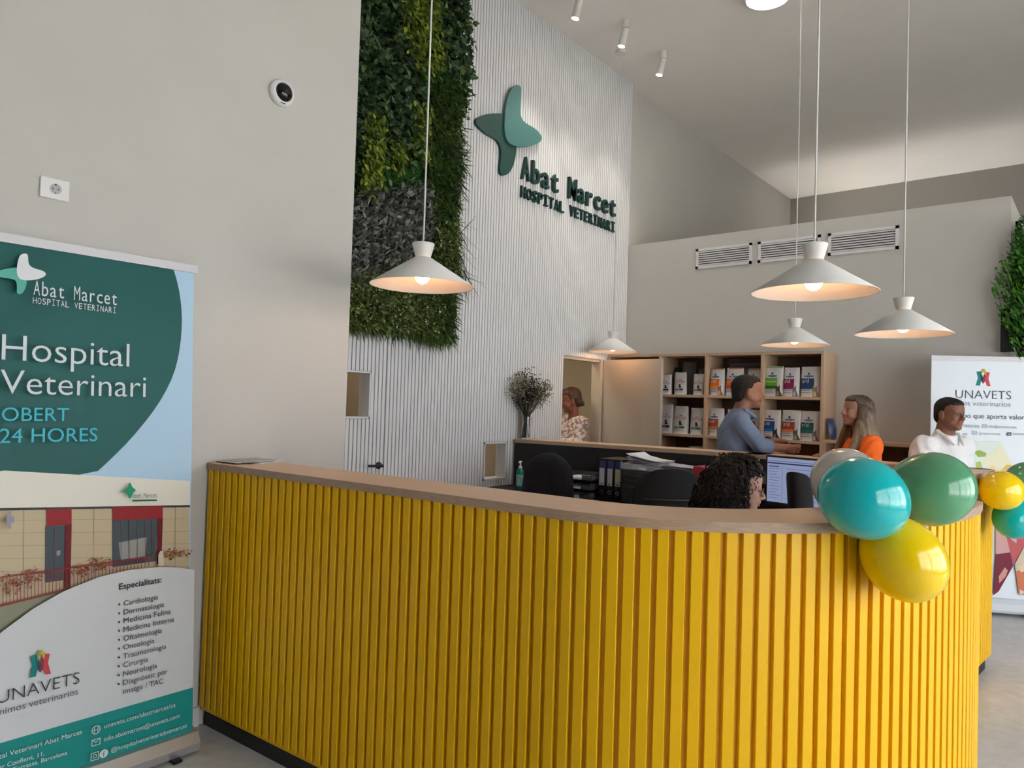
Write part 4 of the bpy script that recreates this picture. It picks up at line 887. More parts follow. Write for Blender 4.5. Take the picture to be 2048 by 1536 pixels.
# ================================================================== ON THE STAFF DESK
ZD = .80
def pump_bottle(label, loc):
    t = thing('sanitizer_bottle', label, 'bottle', loc)
    MB().lathe([(.030, 0), (.033, .006), (.033, .145), (.028, .165), (.013, .175)], 24).obj('bottle_body', mat('bottle_green', (.0, .17, .125), .3), t, 40)
    MB().lathe([(.0335, .03), (.0335, .125)], 24, cap=False).obj('label_wrap', mat('bottle_label', (.25, .48, .47), .5, noise=.3, nscale=50), t)
    MB().lathe([(.015, .175), (.015, .195), (.006, .197), (.006, .225), (.012, .226), (.012, .236)], 16).obj('pump', M_white, t, 40); MB().tube([(0, 0, .231), (-.03, -.01, .229), (-.036, -.012, .222)], .005, 8).obj('spout', M_white, t, True)
pump_bottle('green pump bottle of hand gel on the black desk', (4.74, 3.79, ZD))
# letter trays
def tray(parent, z, m, dx=0, w=.33, d=.25, papers=0):
    mb = MB(); t_ = .003
    mb.box((-d/2+dx, -w/2, z), (d/2+dx, w/2, z+t_)); mb.box((-d/2+dx, -w/2, z), (d/2+dx, -w/2+t_, z+.05)); mb.box((-d/2+dx, w/2-t_, z), (d/2+dx, w/2, z+.05)); mb.box((d/2-t_+dx, -w/2, z), (d/2+dx, w/2, z+.05)); mb.box((-d/2+dx, -w/2, z), (-d/2+t_+dx, -w/2+.09, z+.04)); mb.box((-d/2+dx, w/2-.09, z), (-d/2+t_+dx, w/2, z+.04))
    o = mb.obj('letter_tray', m, parent)
    MB().box((-d/2-.002+dx, -.06, z+.004), (-d/2-.0005+dx, -.005, z+.018)).obj('name_tag', M_paper, parent)
    for k in range(papers): MB().box((-d/2+.012+dx+.004*(k % 3), -w/2+.02, z+t_+.0045*k), (d/2-.015+dx, w/2-.02-.006*(k % 2), z+t_+.0045*k+.003)).obj('paper_sheet', M_paper, parent)
M_smoke = mat('smoked_plastic', (.10, .10, .11), .15, alpha=.75); M_clear = mat('frosted_tray', (.45, .46, .5), .2, alpha=.6)
t = thing('letter_trays', 'stack of smoked letter trays left of the binders', 'letter tray', (4.80, 3.19, ZD))
for k, z in enumerate((.0, .07, .14)): tray(t, z, M_smoke, papers=3, dx=-.012*(2-k), w=.30)
for y in (-.14, .14): MB().box((.09, y-.005, 0), (.10, y+.005, .16)).obj('riser', M_smoke, t)
for i, y in enumerate((2.975, 2.905, 2.835)):
    t = thing('lever_arch_binder', ['black binder with white spine label, leftmost of three', 'black binder with white spine label, middle of three', 'black binder with a yellow note on its spine'][i], 'binder', (4.86, y, ZD), 0, 'black binders on the desk')
    MB().rbox((-.14, -.032, 0), (.14, .032, .318), .003).obj('cover', M_blackp, t)
    MB().box((-.1412, -.022, .115), (-.1402, .022, .30)).obj('spine_label', mat('label_grey', (.5, .5, .54), .6), t); MB().box((-.1418, -.022, .245), (-.1413, .022, .30)).obj('label_stripe', mat('label_navy', (.03, .04, .16), .6), t); MB().box((-.1418, -.008, .122), (-.1413, .008, .13)).obj('label_mark', M_blackp, t)
    MB().lathe([(.0145, 0), (.0145, .003), (.0105, .003), (.0105, 0)], 20, (-.1402, 0, .065), Matrix.Rotation(math.radians(-90), 3, 'Y'), cap=False).obj('finger_ring', M_alu, t, 40)
    if i == 2: MB().box((-.1428, -.026, .15), (-.142, .02, .215)).obj('sticky_note', mat('note_yellow', (.52, .50, .25), .7), t)
t = thing('drawer_box', 'black desktop drawer box under trays of paper', 'drawer unit', (4.84, 2.645, ZD))
MB().rbox((-.16, -.14, 0), (.15, .14, .255), .004).obj('casing', M_blackp, t)
for k in range(5):
    MB().rbox((-.167, -.128, .012+k*.048), (-.158, .128, .054+k*.048), .002).obj('drawer_front', mat('drawer_black', (.02, .02, .022), .4), t)
    MB().tube([(-.168, -.11, .040+k*.048), (-.172, -.03, .030+k*.048), (-.172, .03, .030+k*.048), (-.168, .11, .040+k*.048)], .003, 6).obj('drawer_grip', mat('grip_grey', (.05, .05, .055), .3), t, True)
t = thing('letter_trays', 'clear letter tray heaped with loose papers on the drawer box', 'letter tray', (4.82, 2.645, ZD+.256)); tray(t, 0, M_clear, w=.31, papers=9)
def sheets(label, loc, n, spread, cat='papers', size=(.21, .297), lift=.05):
    t = thing('loose_papers', label, cat, loc); rr = random.Random(int(loc[1]*100))
    for k in range(n):
        a = rr.uniform(-.35, .35); z0 = .004*k; c, s_ = math.cos(a), math.sin(a); P = []
        for i in range(6):
            for j in range(2):
                x = (j-.5)*size[0]; y = (i/5-.5)*size[1]; z = z0+lift*((i/5)**2)*rr.uniform(.6, 1)*(k/n)
                P.append((x*c-y*s_+.01*k*spread, x*s_+y*c+.008*k*spread, z))
        Q = [(p[0], p[1], p[2]+.001) for p in P]; F = []
        for i in range(5): F += [(2*i, 2*i+2, 2*i+3, 2*i+1), (12+2*i, 12+2*i+1, 12+2*i+3, 12+2*i+2)]
        F += [(0, 1, 13, 12), (10, 22, 23, 11)]; MB().add(P+Q, F).obj('paper_sheet', mat('paper_lilac', (.48, .48, .56), .7) if k % 2 else M_paper, t)
    return t
sheets('curled papers heaped on the tray above the drawer box', (4.80, 2.60, ZD+.256+.048), 7, .6, lift=.06)
t = thing('document_box', 'white open-fronted desktop organiser beside the red binder', 'organiser', (4.84, 2.365, ZD))
mb = MB()
for q in ((-.14, -.125, .225, .14, .125, .24), (-.14, -.125, 0, .14, -.085, .225), (-.14, .11, 0, .14, .125, .225), (.12, -.11, 0, .14, .11, .225)): mb.box(q[:3], q[3:])
mb.obj('frame', mat('organiser_white', (.5, .51, .54), .4), t); MB().box((-.11, -.085, .0), (.12, .11, .22)).obj('dark_insert', M_blackp, t)
t = thing('letter_trays', 'clear letter tray of papers on the white organiser', 'letter tray', (4.84, 2.365, ZD+.241)); tray(t, 0, M_clear, w=.26, papers=8)
sheets('loose papers on the tray above the white organiser', (4.83, 2.37, ZD+.241+.045), 4, .4, lift=.03)
t = thing('lever_arch_binder', 'red binder standing right of the white organiser', 'binder', (4.86, 2.195, ZD)); M_redb = mat('binder_red', (.30, .022, .025), .4)
MB().rbox((-.14, -.036, 0), (.14, .036, .318), .003).obj('cover', M_redb, t); MB().box((-.1412, .012, .04), (-.1402, .026, .21)).obj('spine_label', M_paper, t)
t = thing('document_box', 'black desktop rack with a white sheet on top', 'organiser', (4.86, 2.02, ZD)); mb = MB()
for k in range(4): mb.box((-.15, -.12, .08*k), (.14, .12, .08*k+.008))
mb.box((-.15, -.125, 0), (.14, -.117, .29)); mb.box((-.15, .117, 0), (.14, .125, .29)); mb.obj('rack', M_blackp, t)
MB().rbox((-.14, -.11, .25), (.13, .11, .262), .002).obj('white_tray', M_paper, t); MB().rbox((-.155, -.02, .17), (-.10, .05, .178), .002).obj('card', M_paper, t)
# monitor
mo = on_x(1603, 966, 4.72); ma = math.radians(-10)
t = thing('computer_monitor', 'computer monitor showing a pale blue page', 'monitor', (4.72, mo[1]-.03, ZD), ma)
MB().rbox((-.012, -.275, .105), (.022, .275, .43), .004).obj('bezel', M_blackp, t)
M_scr = mat('screen_glow', (.05, .06, .1), .3, emit=(.42, .50, .78), estr=.42); sc_ = MB().box((-.0135, -.262, .13), (-.0122, .262, .418)).obj('screen', M_scr, t)
def scr(nm, y0, y1, z0, z1, c, e, k): MB().box((-.0135-.0006*k, y0, z0), (-.0133-.0006*k, y1, z1)).obj(nm, mat('ui_%s' % nm, (.01, .01, .02), .3, emit=c, estr=e), sc_)
scr('title_bar', -.26, .26, .378, .386, (.02, .03, .14), .3, 1); scr('menu_bar', -.26, .26, .394, .398, (.2, .26, .5), .3, 1); scr('tab', .18, .25, .358, .364, (.02, .03, .18), .3, 1); scr('side_rule', .155, .157, .14, .37, (.2, .25, .42), .3, 1)
for k in range(11): z = .345-.019*k; MB().box((-.0142, .17+.012*(k % 3), z), (-.0139, .25, z+.003)).obj('text_row', mat('ui_text', (.05, .06, .12), .4, emit=(.17, .2, .36), estr=.3), sc_)
for k in range(9): z = .35-.024*k; MB().box((-.0142, -.24+.03*(k % 4), z), (-.0139, .13, z+.003)).obj('text_row', MATS['ui_text'], sc_)
MB().box((.0, -.03, .01), (.02, .03, .2)).obj('stand_neck', M_blackp, t); MB().rbox((-.10, -.12, 0), (.09, .12, .012), .004).obj('stand_foot', M_blackp, t)
MB().box((-.0135, -.03, .112), (-.0125, .0, .118)).obj('maker_mark', mat('mark_grey', (.2, .2, .2), .4), t)
q = on_x(1538, 955, 5.1); tag(MB().rbox((-.002, -.03, -.035), (.0, .03, .035), .0005).obj('sticky_note', mat('note_grey', (.16, .15, .13), .8), loc=(5.19-.012, q[1]+.06, 1.03)), 'small grey note stuck on the black panel, left of the monitor', 'note')
# note on the counter edge
nq = on_x(1513, 918, 5.17); tag(MB().add([(0, -.028, -.035), (0, .028, -.035), (-.001, .028, .012), (-.001, -.028, .012), (-.002, -.028, -.035), (-.002, .028, -.035), (-.003, .028, .012), (-.003, -.028, .012)], [(0, 1, 2, 3), (7, 6, 5, 4), (0, 4, 5, 1), (2, 6, 7, 3), (1, 5, 6, 2), (0, 3, 7, 4)]).obj('sticky_note', mat('note_green', (.50, .52, .38), .8), loc=(5.187, nq[1]+.01, ZT-.012)), 'pale green note stuck to the edge of the far worktop', 'note')
# leaflets on the front counter
t = thing('leaflet_pile', 'thin pile of folded leaflets at the wall end of the front worktop', 'leaflets', (1.86, 3.12, ZT), math.radians(8))
for k, (dx, dy, a, c) in enumerate(((.06, .0, .25, M_paper), (-.02, .01, -.05, mat('leaflet_dark', (.05, .05, .045), .5)), (-.02, .005, .0, M_paper), (.0, .0, .08, mat('leaflet_grey', (.42, .44, .42), .5)))):
    MB().rbox((-.105, -.07, .003*k), (.105, .07, .003*k+.0028), .0005).obj('leaflet', c, t, loc=(dx, dy, 0), rot=(0, 0, a))

# ================================================================== VASE OF DRIED FLOWERS
vx, vy = 5.06, 3.995
t = thing('flower_vase', 'glass vase of dried flowers at the wall end of the far worktop', 'vase', (vx, vy, ZT))
MB().lathe([(.046, 0), (.047, .004), (.047, .20), (.0445, .20), (.0445, .012), (.001, .010)], 32, cap=False).obj('vase', M_glass, t, 40)
rs = np.random.RandomState(12)
stems, fl = [], []; mbS = MB(); heads = []
for k in range(46):
    a = rs.uniform(0, 2*math.pi); sp = rs.uniform(.05, 1)**.7; hh = rs.uniform(.44, .64)*(1-.20*sp); rr = .27*sp
    # fan mostly in the plane of the wall
    dx, dy = rr*math.cos(a)*1.12, max(-.16, min(.05, rr*math.sin(a)*.55)); b0 = np.array([rs.uniform(-.03, .03), rs.uniform(-.03, .03), .015])
    p1_ = np.array([dx*.18, dy*.18, .22]); p2_ = np.array([dx*.62, dy*.62, .22+(hh-.22)*.6]); p3_ = np.array([dx, dy, hh])
    mbS.tube([b0, p1_, p2_, p3_], .0022, 5); heads.append((p3_, p2_))
    for _ in range(5):
        s0 = p2_+(p3_-p2_)*rs.uniform(-.4, .9); e = s0+np.array([rs.normal(0, .05), rs.normal(0, .02), rs.uniform(.0, .09)]); e[1] = min(e[1], .058); mbS.tube([s0, e], .001, 4); heads.append((e, s0))
for k in range(26):
    e = np.array([rs.uniform(-.1, .1), rs.uniform(-.05, .05), .22+rs.uniform(.05, .2)]); mbS.tube([(rs.uniform(-.03, .03), rs.uniform(-.03, .03), .02), (e[0]*.2, e[1]*.2, .2), e], .002, 4); heads.append((e, e*.8))
stuff(mbS.obj('stems', mat('dry_stem', (.035, .035, .022), .8), t))
V = []; F = []; MI = []
for e, s0 in heads:
    cl = 0 if (e[0] < -.02 and e[2] > .38) or (e[0] > .06) or (e[2] < .36 and rs.rand() < .5) else 1
    if abs(e[0]) < .06 and e[2] > .3: cl = 1
    for _ in range(10):
        c = e+rs.normal(0, .019, 3)*np.array([1, .8, 1]); c[1] = min(c[1], .064); s_ = rs.uniform(.005, .0105); n = rs.normal(0, 1, 3); n /= np.linalg.norm(n); a = np.cross(n, [.3, .5, .8]); a /= np.linalg.norm(a); b = np.cross(n, a); k = len(V)
        V += [c+s_*a, c+s_*b*.8, c-s_*a, c-s_*b*.8, c+n*s_*.6]; F += [(k, k+1, k+4), (k+1, k+2, k+4), (k+2, k+3, k+4), (k+3, k, k+4)]; MI += [cl if rs.rand() < .82 else 2]*4
me = bpy.data.meshes.new('dried_flowers'); me.from_pydata([tuple(q) for q in V], [], F)
for m in (mat('dry_cream', (.34, .32, .22), .9), mat('dry_plum', (.045, .034, .042), .9), mat('dry_green', (.07, .075, .04), .9)): me.materials.append(m)
me.polygons.foreach_set('material_index', MI); stuff(link('dried_flowers', me, t))

# ================================================================== BALLOONS
def bm(n, c, tr=.04): return mat(n, c, .14, spec=.5, coat=.3, sss=.0, trans=tr)
BT = bm('balloon_turquoise', (.0, .46, .47)); BG = bm('balloon_green', (.10, .33, .17)); BY = bm('balloon_yellow', (.90, .62, .0)); BW = bm('balloon_white', (.55, .50, .46))
gA, gB = 'balloons on the front counter', 'balloons on the far counter'
def at_depth(px, py, d): return np.array([0, 0, CAMH])+ray(px, py)*d
tcam = lambda px, py, d: tuple(at_depth(px, py, d))
def balloon_dir(label, loc, rx, rz, m, axis, group):
    """axis: world direction of the knot"""
    q = Vector((0, 0, -1)).rotation_difference(Vector(axis)); e = q.to_matrix()
    t = thing('balloon', label, 'balloon', loc, 0, group); prof = []
    for j in range(33):
        a = math.pi*j/32; z = -math.cos(a); r = math.sin(a)
        if z < 0: r *= 1-.06*z*z; z *= 1.12
        prof.append((max(1e-4, r*rx), z*rz))
    MB().lathe(prof, 48, (0, 0, 0), e).obj('skin', m, t, True)
    MB().lathe([(.006, -rz*1.11), (.004, -rz*1.12-.008), (.011, -rz*1.12-.02), (.002, -rz*1.12-.018)], 14, (0, 0, 0), e).obj('knot', m, t, True)
    return t
rt, up_, fw = Vector(_r), Vector(_u), Vector(_f)
bt = balloon_dir('turquoise balloon in front of the cluster on the front counter', tcam(1725, 996, 2.0), .112, .122, BT, (rt*.9-up_*.45+fw*.35).normalized(), gA)
balloon_dir('green balloon at the free end of the front counter', tcam(1864, 978, 2.24), .114, .122, BG, (-rt*.85-up_*.25+fw*.3).normalized(), gA)
balloon_dir('large yellow balloon hanging against the curved yellow slats', tcam(1808, 1120, 2.06), .109, .122, BY, (-rt*.55+up_*.75+fw*.1).normalized(), gA)
balloon_dir('white balloon behind the turquoise one', tcam(1693, 966, 2.42), .112, .12, BW, (rt*.4-up_*.6+fw*.2).normalized(), gA)
balloon_dir('small-looking yellow balloon at the end of the far counter', tcam(2003, 981, 4.02), .108, .118, BY, (rt*.9-up_*.1+fw*.4).normalized(), gB)
balloon_dir('turquoise balloon below the far yellow balloon', tcam(2029, 1035, 4.08), .108, .122, BT, (rt*.5+up_*.7+fw*.3).normalized(), gB)
balloon_dir('green balloon at the right edge behind the far yellow one', tcam(2052, 962, 4.25), .108, .12, BG, (-rt*.6-up_*.6+fw*.3).normalized(), gB)
balloon_dir('white balloon at the right edge of the far cluster', tcam(2068, 1005, 4.15), .10, .11, BW, (-rt*.8-up_*.1+fw*.3).normalized(), gB)

# ================================================================== OFFICE CHAIRS
def office_chair(label, loc, rot, top=1.10, wback=.44, coat=False, arms=True, narrow=False, group='black office chairs inside the counter'):
    t = thing('office_chair', label, 'chair', loc, rot, group); zs = .47
    for k in range(5):
        a = 2*math.pi*k/5; c, s_ = math.cos(a), math.sin(a)
        MB().tube([(0, 0, .10), (.14*c, .14*s_, .09), (.29*c, .29*s_, .065)], [.022, .02, .014], 8).obj('base_arm', M_blackp, t, True)
        MB().lathe([(.026, -.012), (.026, .012)], 14, (.29*c, .29*s_, .026), Matrix.Rotation(a+math.pi/2, 3, 'Z') @ Matrix.Rotation(math.pi/2, 3, 'Y')).obj('caster', M_blackp, t, 40)
    MB().lathe([(.03, .08), (.03, .25), (.02, .25), (.02, zs-.05)], 14).obj('gas_column', M_blackp, t, 40)
    n = 22; P = []; F = []
    pr = [(.0, zs-.05), (.9, zs-.05), (1.0, zs-.03), (1.0, zs), (.93, zs+.025), (.0, zs+.03)]
    for r, z in pr:
        for i in range(n): a = 2*math.pi*i/n; c, s_ = math.cos(a), math.sin(a); e = 3.2; q = (abs(c)**e+abs(s_)**e)**(-1/e); P.append((.23*max(r, .002)*c*q, .24*max(r, .002)*s_*q, z))
    for j in range(len(pr)-1):
        for i in range(n): F.append((j*n+i, j*n+(i+1) % n, (j+1)*n+(i+1) % n, (j+1)*n+i))
    MB().add(P, F).obj('seat', M_fabric, t, True)
    MB().tube([(-.10, 0, zs-.04), (-.24, 0, zs-.02), (-.28, 0, zs+.10), (-.27, 0, zs+.3)], [.02, .022, .022, .016], 8).obj('back_bar', M_blackp, t, True)
    # backrest: curved shell with rounded top
    nu, nv = 12, 22; P = []; F = []; h0, h1 = zs+.12, top; t0 = 1-(wback*.5)/(h1-h0)
    for s_ in (0, 1):
        for v in range(nv+1):
            for u in range(nu+1):
                vv = 1-(1-v/nv)**1.9; hw = wback/2*(.88+.12*min(1, vv/.35))*max(.16, max(0, 1-(max(0, vv-t0)/(1-t0))**2.6)**(1/2.6))
                y = (2*u/nu-1)*hw; z = h0+(h1-h0)*vv
                x = -.25-.05*vv+.06*(y/(wback/2))**2+.02*math.sin(math.pi*vv)-.02*s_; P.append((x, y, z))
    n = (nu+1)*(nv+1)
    for v in range(nv):
        for u in range(nu): a = v*(nu+1)+u; F += [(a, a+1, a+nu+2, a+nu+1), (n+a, n+a+nu+1, n+a+nu+2, n+a+1)]
    for u in range(nu): F += [(u, n+u, n+u+1, u+1), (nv*(nu+1)+u, nv*(nu+1)+u+1, n+nv*(nu+1)+u+1, n+nv*(nu+1)+u)]
    for v in range(nv): a = v*(nu+1); F += [(a, a+nu+1, n+a+nu+1, n+a), (a+nu, n+a+nu, n+a+2*nu+1, a+2*nu+1)]
    bk = MB().add(P, F).obj('backrest', M_mesh if not coat else M_fabric, t, True)
    if not coat and not narrow:
        for k in range(5):
            z = h0+.10+.065*k; MB().tube([(-.285-.03*k/5, -wback*.38, z), (-.302-.03*k/5, 0, z), (-.285-.03*k/5, wback*.38, z)], .006, 6).obj('lumbar_rib', mat('rib_black', (.03, .03, .032), .35), bk, True)
    if arms:
        for s_ in (-1, 1): MB().tube([(-.05, s_*.25, zs-.02), (-.06, s_*.285, zs+.06), (-.06, s_*.285, zs+.2)], .014, 8).obj('arm_post', M_blackp, t, True); MB().rbox((-.17, s_*.285-.04, zs+.2), (.09, s_*.285+.04, zs+.225), .008).obj('armrest', M_blackp, t)
    return t
def face(ax, ay): return math.atan2(ay, ax)
c1 = office_chair('black office chair hidden under a draped jacket', (4.655, 3.29, 0), face(1, .25), top=1.12, wback=.32, coat=True)
# jacket over it
P = []; F = []; nu, nv = 40, 14
for v in range(nv+1):
    for u in range(nu):
        a = 2*math.pi*u/nu; vv = v/nv; e = 2.6; q = (abs(math.cos(a))**e+abs(math.sin(a))**e)**(-1/e)
        wv = .05+.125*min(1, vv*5)**.6+.05*vv; dv = .02+.06*min(1, vv*5)**.6+.02*vv; fold = 1+.10*math.sin(7*a+2.2*vv)*vv+.04*math.sin(13*a)*vv
        P.append((-.30+dv*math.cos(a)*q*fold, wv*math.sin(a)*q*fold, 1.155-.55*vv))
for v in range(nv):
    for u in range(nu): F.append((v*nu+u, v*nu+(u+1) % nu, (v+1)*nu+(u+1) % nu, (v+1)*nu+u))
F.append(tuple(range(nu-1, -1, -1)))
jk = tag(MB().add(P, F).obj('jacket', mat('jacket_navy', (.006, .006, .010), .9, bump=.1, bscale=120), None, True, loc=c1.location, rot=(0, 0, face(1, .25))), 'black jacket draped over the chair by the hand gel bottle', 'jacket')
office_chair('black mesh-backed office chair left of the curly-haired woman', (4.35, 2.285, 0), face(.75, .66), top=1.14, wback=.46)
office_chair('black office chair with narrow rounded back in front of the monitor', (3.985, 1.17, 0), face(.97, -.10), top=1.22, wback=.125, narrow=True, arms=False)

# ================================================================== PEOPLE
# bodies are grown as one smooth surface from blended round cones and ellipsoids (surface nets on a distance grid)
def sd_cone(P, a, b, ra, rb):
    a, b = np.array(a, np.float32), np.array(b, np.float32); ab = b-a; t = np.clip(((P-a)@ab)/max(1e-9, float(ab@ab)), 0, 1)
    return np.linalg.norm(P-a-t[..., None]*ab, axis=-1)-(ra+(rb-ra)*t)
def sd_ell(P, c, r, R=None):
    q = P-np.array(c, np.float32)
    if R is not None: q = q@np.array(R, np.float32)
    r = np.array(r, np.float32); k0 = np.linalg.norm(q/r, axis=-1); k1 = np.linalg.norm(q/(r*r), axis=-1)+1e-9
    return k0*(k0-1)/k1
def grow(prims, vs=.006, pad=.03, warp=None, cut=None):
    """prims: ('c',a,b,ra,rb,k) | ('e',c,r,R,k) | ('s',c,r,R,k) subtract; returns vertices, quads"""
    lo = np.full(3, 1e9); hi = -lo
    for p in prims:
        if p[0] == 'c': q = np.array([p[1], p[2]]); r = max(p[3], p[4]); lo = np.minimum(lo, q.min(0)-r); hi = np.maximum(hi, q.max(0)+r)
        elif p[0] == 'e': r = max(p[2]) if p[3] is not None else np.array(p[2]); lo = np.minimum(lo, np.array(p[1])-r); hi = np.maximum(hi, np.array(p[1])+r)
    lo -= pad; hi += pad; n = np.ceil((hi-lo)/vs).astype(int)+1
    D = np.full(tuple(n), .25, np.float32); ax = [np.float32(lo[i]+vs*np.arange(n[i])) for i in range(3)]
    for p in prims:
        k = p[-1]; m = k+.035
        if p[0] == 'c': q = np.array([p[1], p[2]]); r = max(p[3], p[4]); b0, b1 = q.min(0)-r-m, q.max(0)+r+m
        else: r = max(p[2]) if p[3] is not None else np.array(p[2]); b0, b1 = np.array(p[1])-r-m, np.array(p[1])+r+m
        i0 = np.clip(((b0-lo)/vs).astype(int), 0, n); i1 = np.clip(np.ceil((b1-lo)/vs).astype(int)+1, 0, n)
        if (i1 <= i0).any(): continue
        sl = tuple(slice(i0[i], i1[i]) for i in range(3))
        P = np.stack(np.meshgrid(*[ax[i][sl[i]] for i in range(3)], indexing='ij'), -1)
        d = sd_cone(P, *p[1:5]) if p[0] == 'c' else sd_ell(P, *p[1:4]); A = D[sl]
        if p[0] == 's':
            d = -d; h = np.clip(.5-.5*(A-d)/k, 0, 1); D[sl] = A*(1-h)+d*h+k*h*(1-h)
        else:
            h = np.clip(.5+.5*(A-d)/k, 0, 1) if k > 0 else (d < A).astype(np.float32); D[sl] = A*(1-h)+d*h-k*h*(1-h)
    if warp is not None or cut is not None:
        P = np.stack(np.meshgrid(*ax, indexing='ij'), -1)
        if warp is not None: D = D+warp(P)
        if cut is not None: D = np.maximum(D, cut(P))
    # surface nets
    S = D < 0; cn = np.zeros(tuple(n-1), np.uint8)
    for i in (0, 1):
        for j in (0, 1):
            for k in (0, 1): cn += S[i:n[0]-1+i, j:n[1]-1+j, k:n[2]-1+k]
    act = (cn > 0) & (cn < 8); idx = np.argwhere(act); ids = np.full(act.shape, -1, np.int32); ids[act] = np.arange(len(idx))
    acc = np.zeros((len(idx), 3)); cnt = np.zeros(len(idx)); I = idx.T
    for a in range(3):
        for o1 in (0, 1):
            for o2 in (0, 1):
                off = [0, 0, 0]; oth = [q for q in range(3) if q != a]; off[oth[0]] = o1; off[oth[1]] = o2; off2 = list(off); off2[a] = 1
                d0 = D[I[0]+off[0], I[1]+off[1], I[2]+off[2]]; d1 = D[I[0]+off2[0], I[1]+off2[1], I[2]+off2[2]]; c = (d0 < 0) != (d1 < 0)
                t = d0[c]/(d0[c]-d1[c]); q = np.zeros((c.sum(), 3)); q += off; q[:, a] = t; acc[c] += q; cnt[c] += 1
    V = lo+vs*(idx+acc/np.maximum(cnt, 1)[:, None])
    Q = []
    for a in range(3):
        sa = [slice(0, n[i]) for i in range(3)]; sb = list(sa); sa[a] = slice(0, n[a]-1); sb[a] = slice(1, n[a])
        s0, s1 = S[tuple(sa)], S[tuple(sb)]; e = np.argwhere(s0 != s1); b, c = [q for q in range(3) if q != a]
        ok = (e[:, b] > 0) & (e[:, c] > 0) & (e[:, b] < n[b]-1) & (e[:, c] < n[c]-1); e = e[ok]
        if not len(e): continue
        def cell(db, dc): q = e.copy(); q[:, b] += db; q[:, c] += dc; return ids[q[:, 0], q[:, 1], q[:, 2]]
        qd = np.stack([cell(-1, -1), cell(0, -1), cell(0, 0), cell(-1, 0)], 1); fl = s0[e[:, 0], e[:, 1], e[:, 2]]
        if a == 1: fl = ~fl
        qd[~fl] = qd[~fl][:, ::-1]; Q.append(qd)
    return V, np.concatenate(Q)
def grown(name, prims, mats, parent, vs=.006, pick=None, **k):
    V, Q = grow(prims, vs, **k)
    me = bpy.data.meshes.new(name); me.vertices.add(len(V)); me.vertices.foreach_set('co', V.astype(np.float32).ravel())
    me.loops.add(len(Q)*4); me.loops.foreach_set('vertex_index', Q.astype(np.int32).ravel()); me.polygons.add(len(Q)); me.polygons.foreach_set('loop_start', np.arange(0, len(Q)*4, 4, dtype=np.int32))
    for m in (mats if isinstance(mats, list) else [mats]): me.materials.append(m)
    if pick is not None: me.polygons.foreach_set('material_index', pick(V[Q].mean(1)).astype(np.int32))
    me.update(calc_edges=True); me.validate(); me.polygons.foreach_set('use_smooth', np.ones(len(me.polygons), bool))
    return link(name, me, parent)
def skin(n, c): return mat('skin_'+n, c, .5, noise=.06, nscale=30, sss=.06, spec=.35)
def rotm(yaw=0, pitch=0, roll=0):
    """head rotation: yaw left +, pitch up +, roll"""
    return np.array(Matrix.Rotation(yaw, 3, 'Z') @ Matrix.Rotation(-pitch, 3, 'Y') @ Matrix.Rotation(roll, 3, 'X'))
def head_prims(c, R, s=1.0, fem=False, smile=0.0):
    c = np.array(c, float); T = lambda p: tuple(c+R@(np.array(p, float)*s)); sc = lambda r: tuple(np.array(r)*s)
    H = []
    E_ = lambda p, r, k: H.append(('e', T(p), sc(r), R, k*s)); K = lambda a, b, ra, rb, k: H.append(('c', T(a), T(b), ra*s, rb*s, k*s)); U = lambda p, r, k: H.append(('s', T(p), sc(r), R, k*s))
    j = .92 if fem else 1.0
    E_((-.014, 0, .036), (.098, .077, .086), .01); E_((.020, 0, -.022), (.070, .064*j, .082), .03); E_((.036, 0, -.078), (.046, .046*j, .036), .03)
    E_((.070, 0, -.098), (.022, .026*j, .019), .018); E_((.040, 0, .050), (.055, .062, .045), .03)
    for y in (-1, 1):
        E_((.058, y*.038, -.030), (.026, .022, .024), .02); E_((.078, y*.026, .020), (.012, .024, .0085 if not fem else .006), .012)
        E_((-.008, y*.080, -.006), (.020, .0105, .033), .006); U((-.002, y*.093, -.002), (.011, .0085, .020), .004)
        K((.045, y*.050, -.055), (-.012, y*.060, -.035), .016, .018, .02)
        U((.099, y*.031, .003), (.016, .019, .012), .012)
        E_((.0765, y*.031, .001), (.0135, .0145, .0115), .003)
    K((.088, 0, .014), (.112, 0, -.030), .0085, .0125, .012)
    for y in (-1, 1): E_((.100, y*.0125, -.034), (.0115, .0085, .0085), .006)
    E_((.086, 0, -.052), (.016, .022, .018), .012)
    w = .023+.006*smile
    E_((.0945, 0, -.0575), (.0085, w, .0055), .005); E_((.0925, 0, -.0695), (.0085, w*.85, .0065), .005); U((.104, 0, -.0635), (.009, w*.9, .0022+.001*smile), .003)
    if smile:
        for y in (-1, 1): E_((.070, y*.040, -.045), (.018, .012, .014), .012)
    return H, T, sc
def face_pick(c, R, s, nm=4):
    """0 skin, 1 lips, 2 eye white, 3 iris / brow"""
    def f(X):
        q = ((X-np.array(c))@R)/s; m = np.zeros(len(X), int); y = np.abs(q[:, 1])
        lip = (q[:, 0] > .085) & (y < .024) & (q[:, 2] < -.0525) & (q[:, 2] > -.0765); m[lip] = 1
        eye = (q[:, 0] > .079) & (np.abs(y-.031) < .0125) & (np.abs(q[:, 2]-.001) < .0055); m[eye] = 2
        m[eye & (np.abs(y-.031) < .0082)] = 3; lash = (q[:, 0] > .077) & (np.abs(y-.031) < .0145) & (q[:, 2] > .0060) & (q[:, 2] < .0095); m[lash] = 3
        return m
    return f
M_eye = mat('eye_white', (.26, .22, .20), .4); M_iris = mat('eye_dark', (.02, .012, .008), .3)
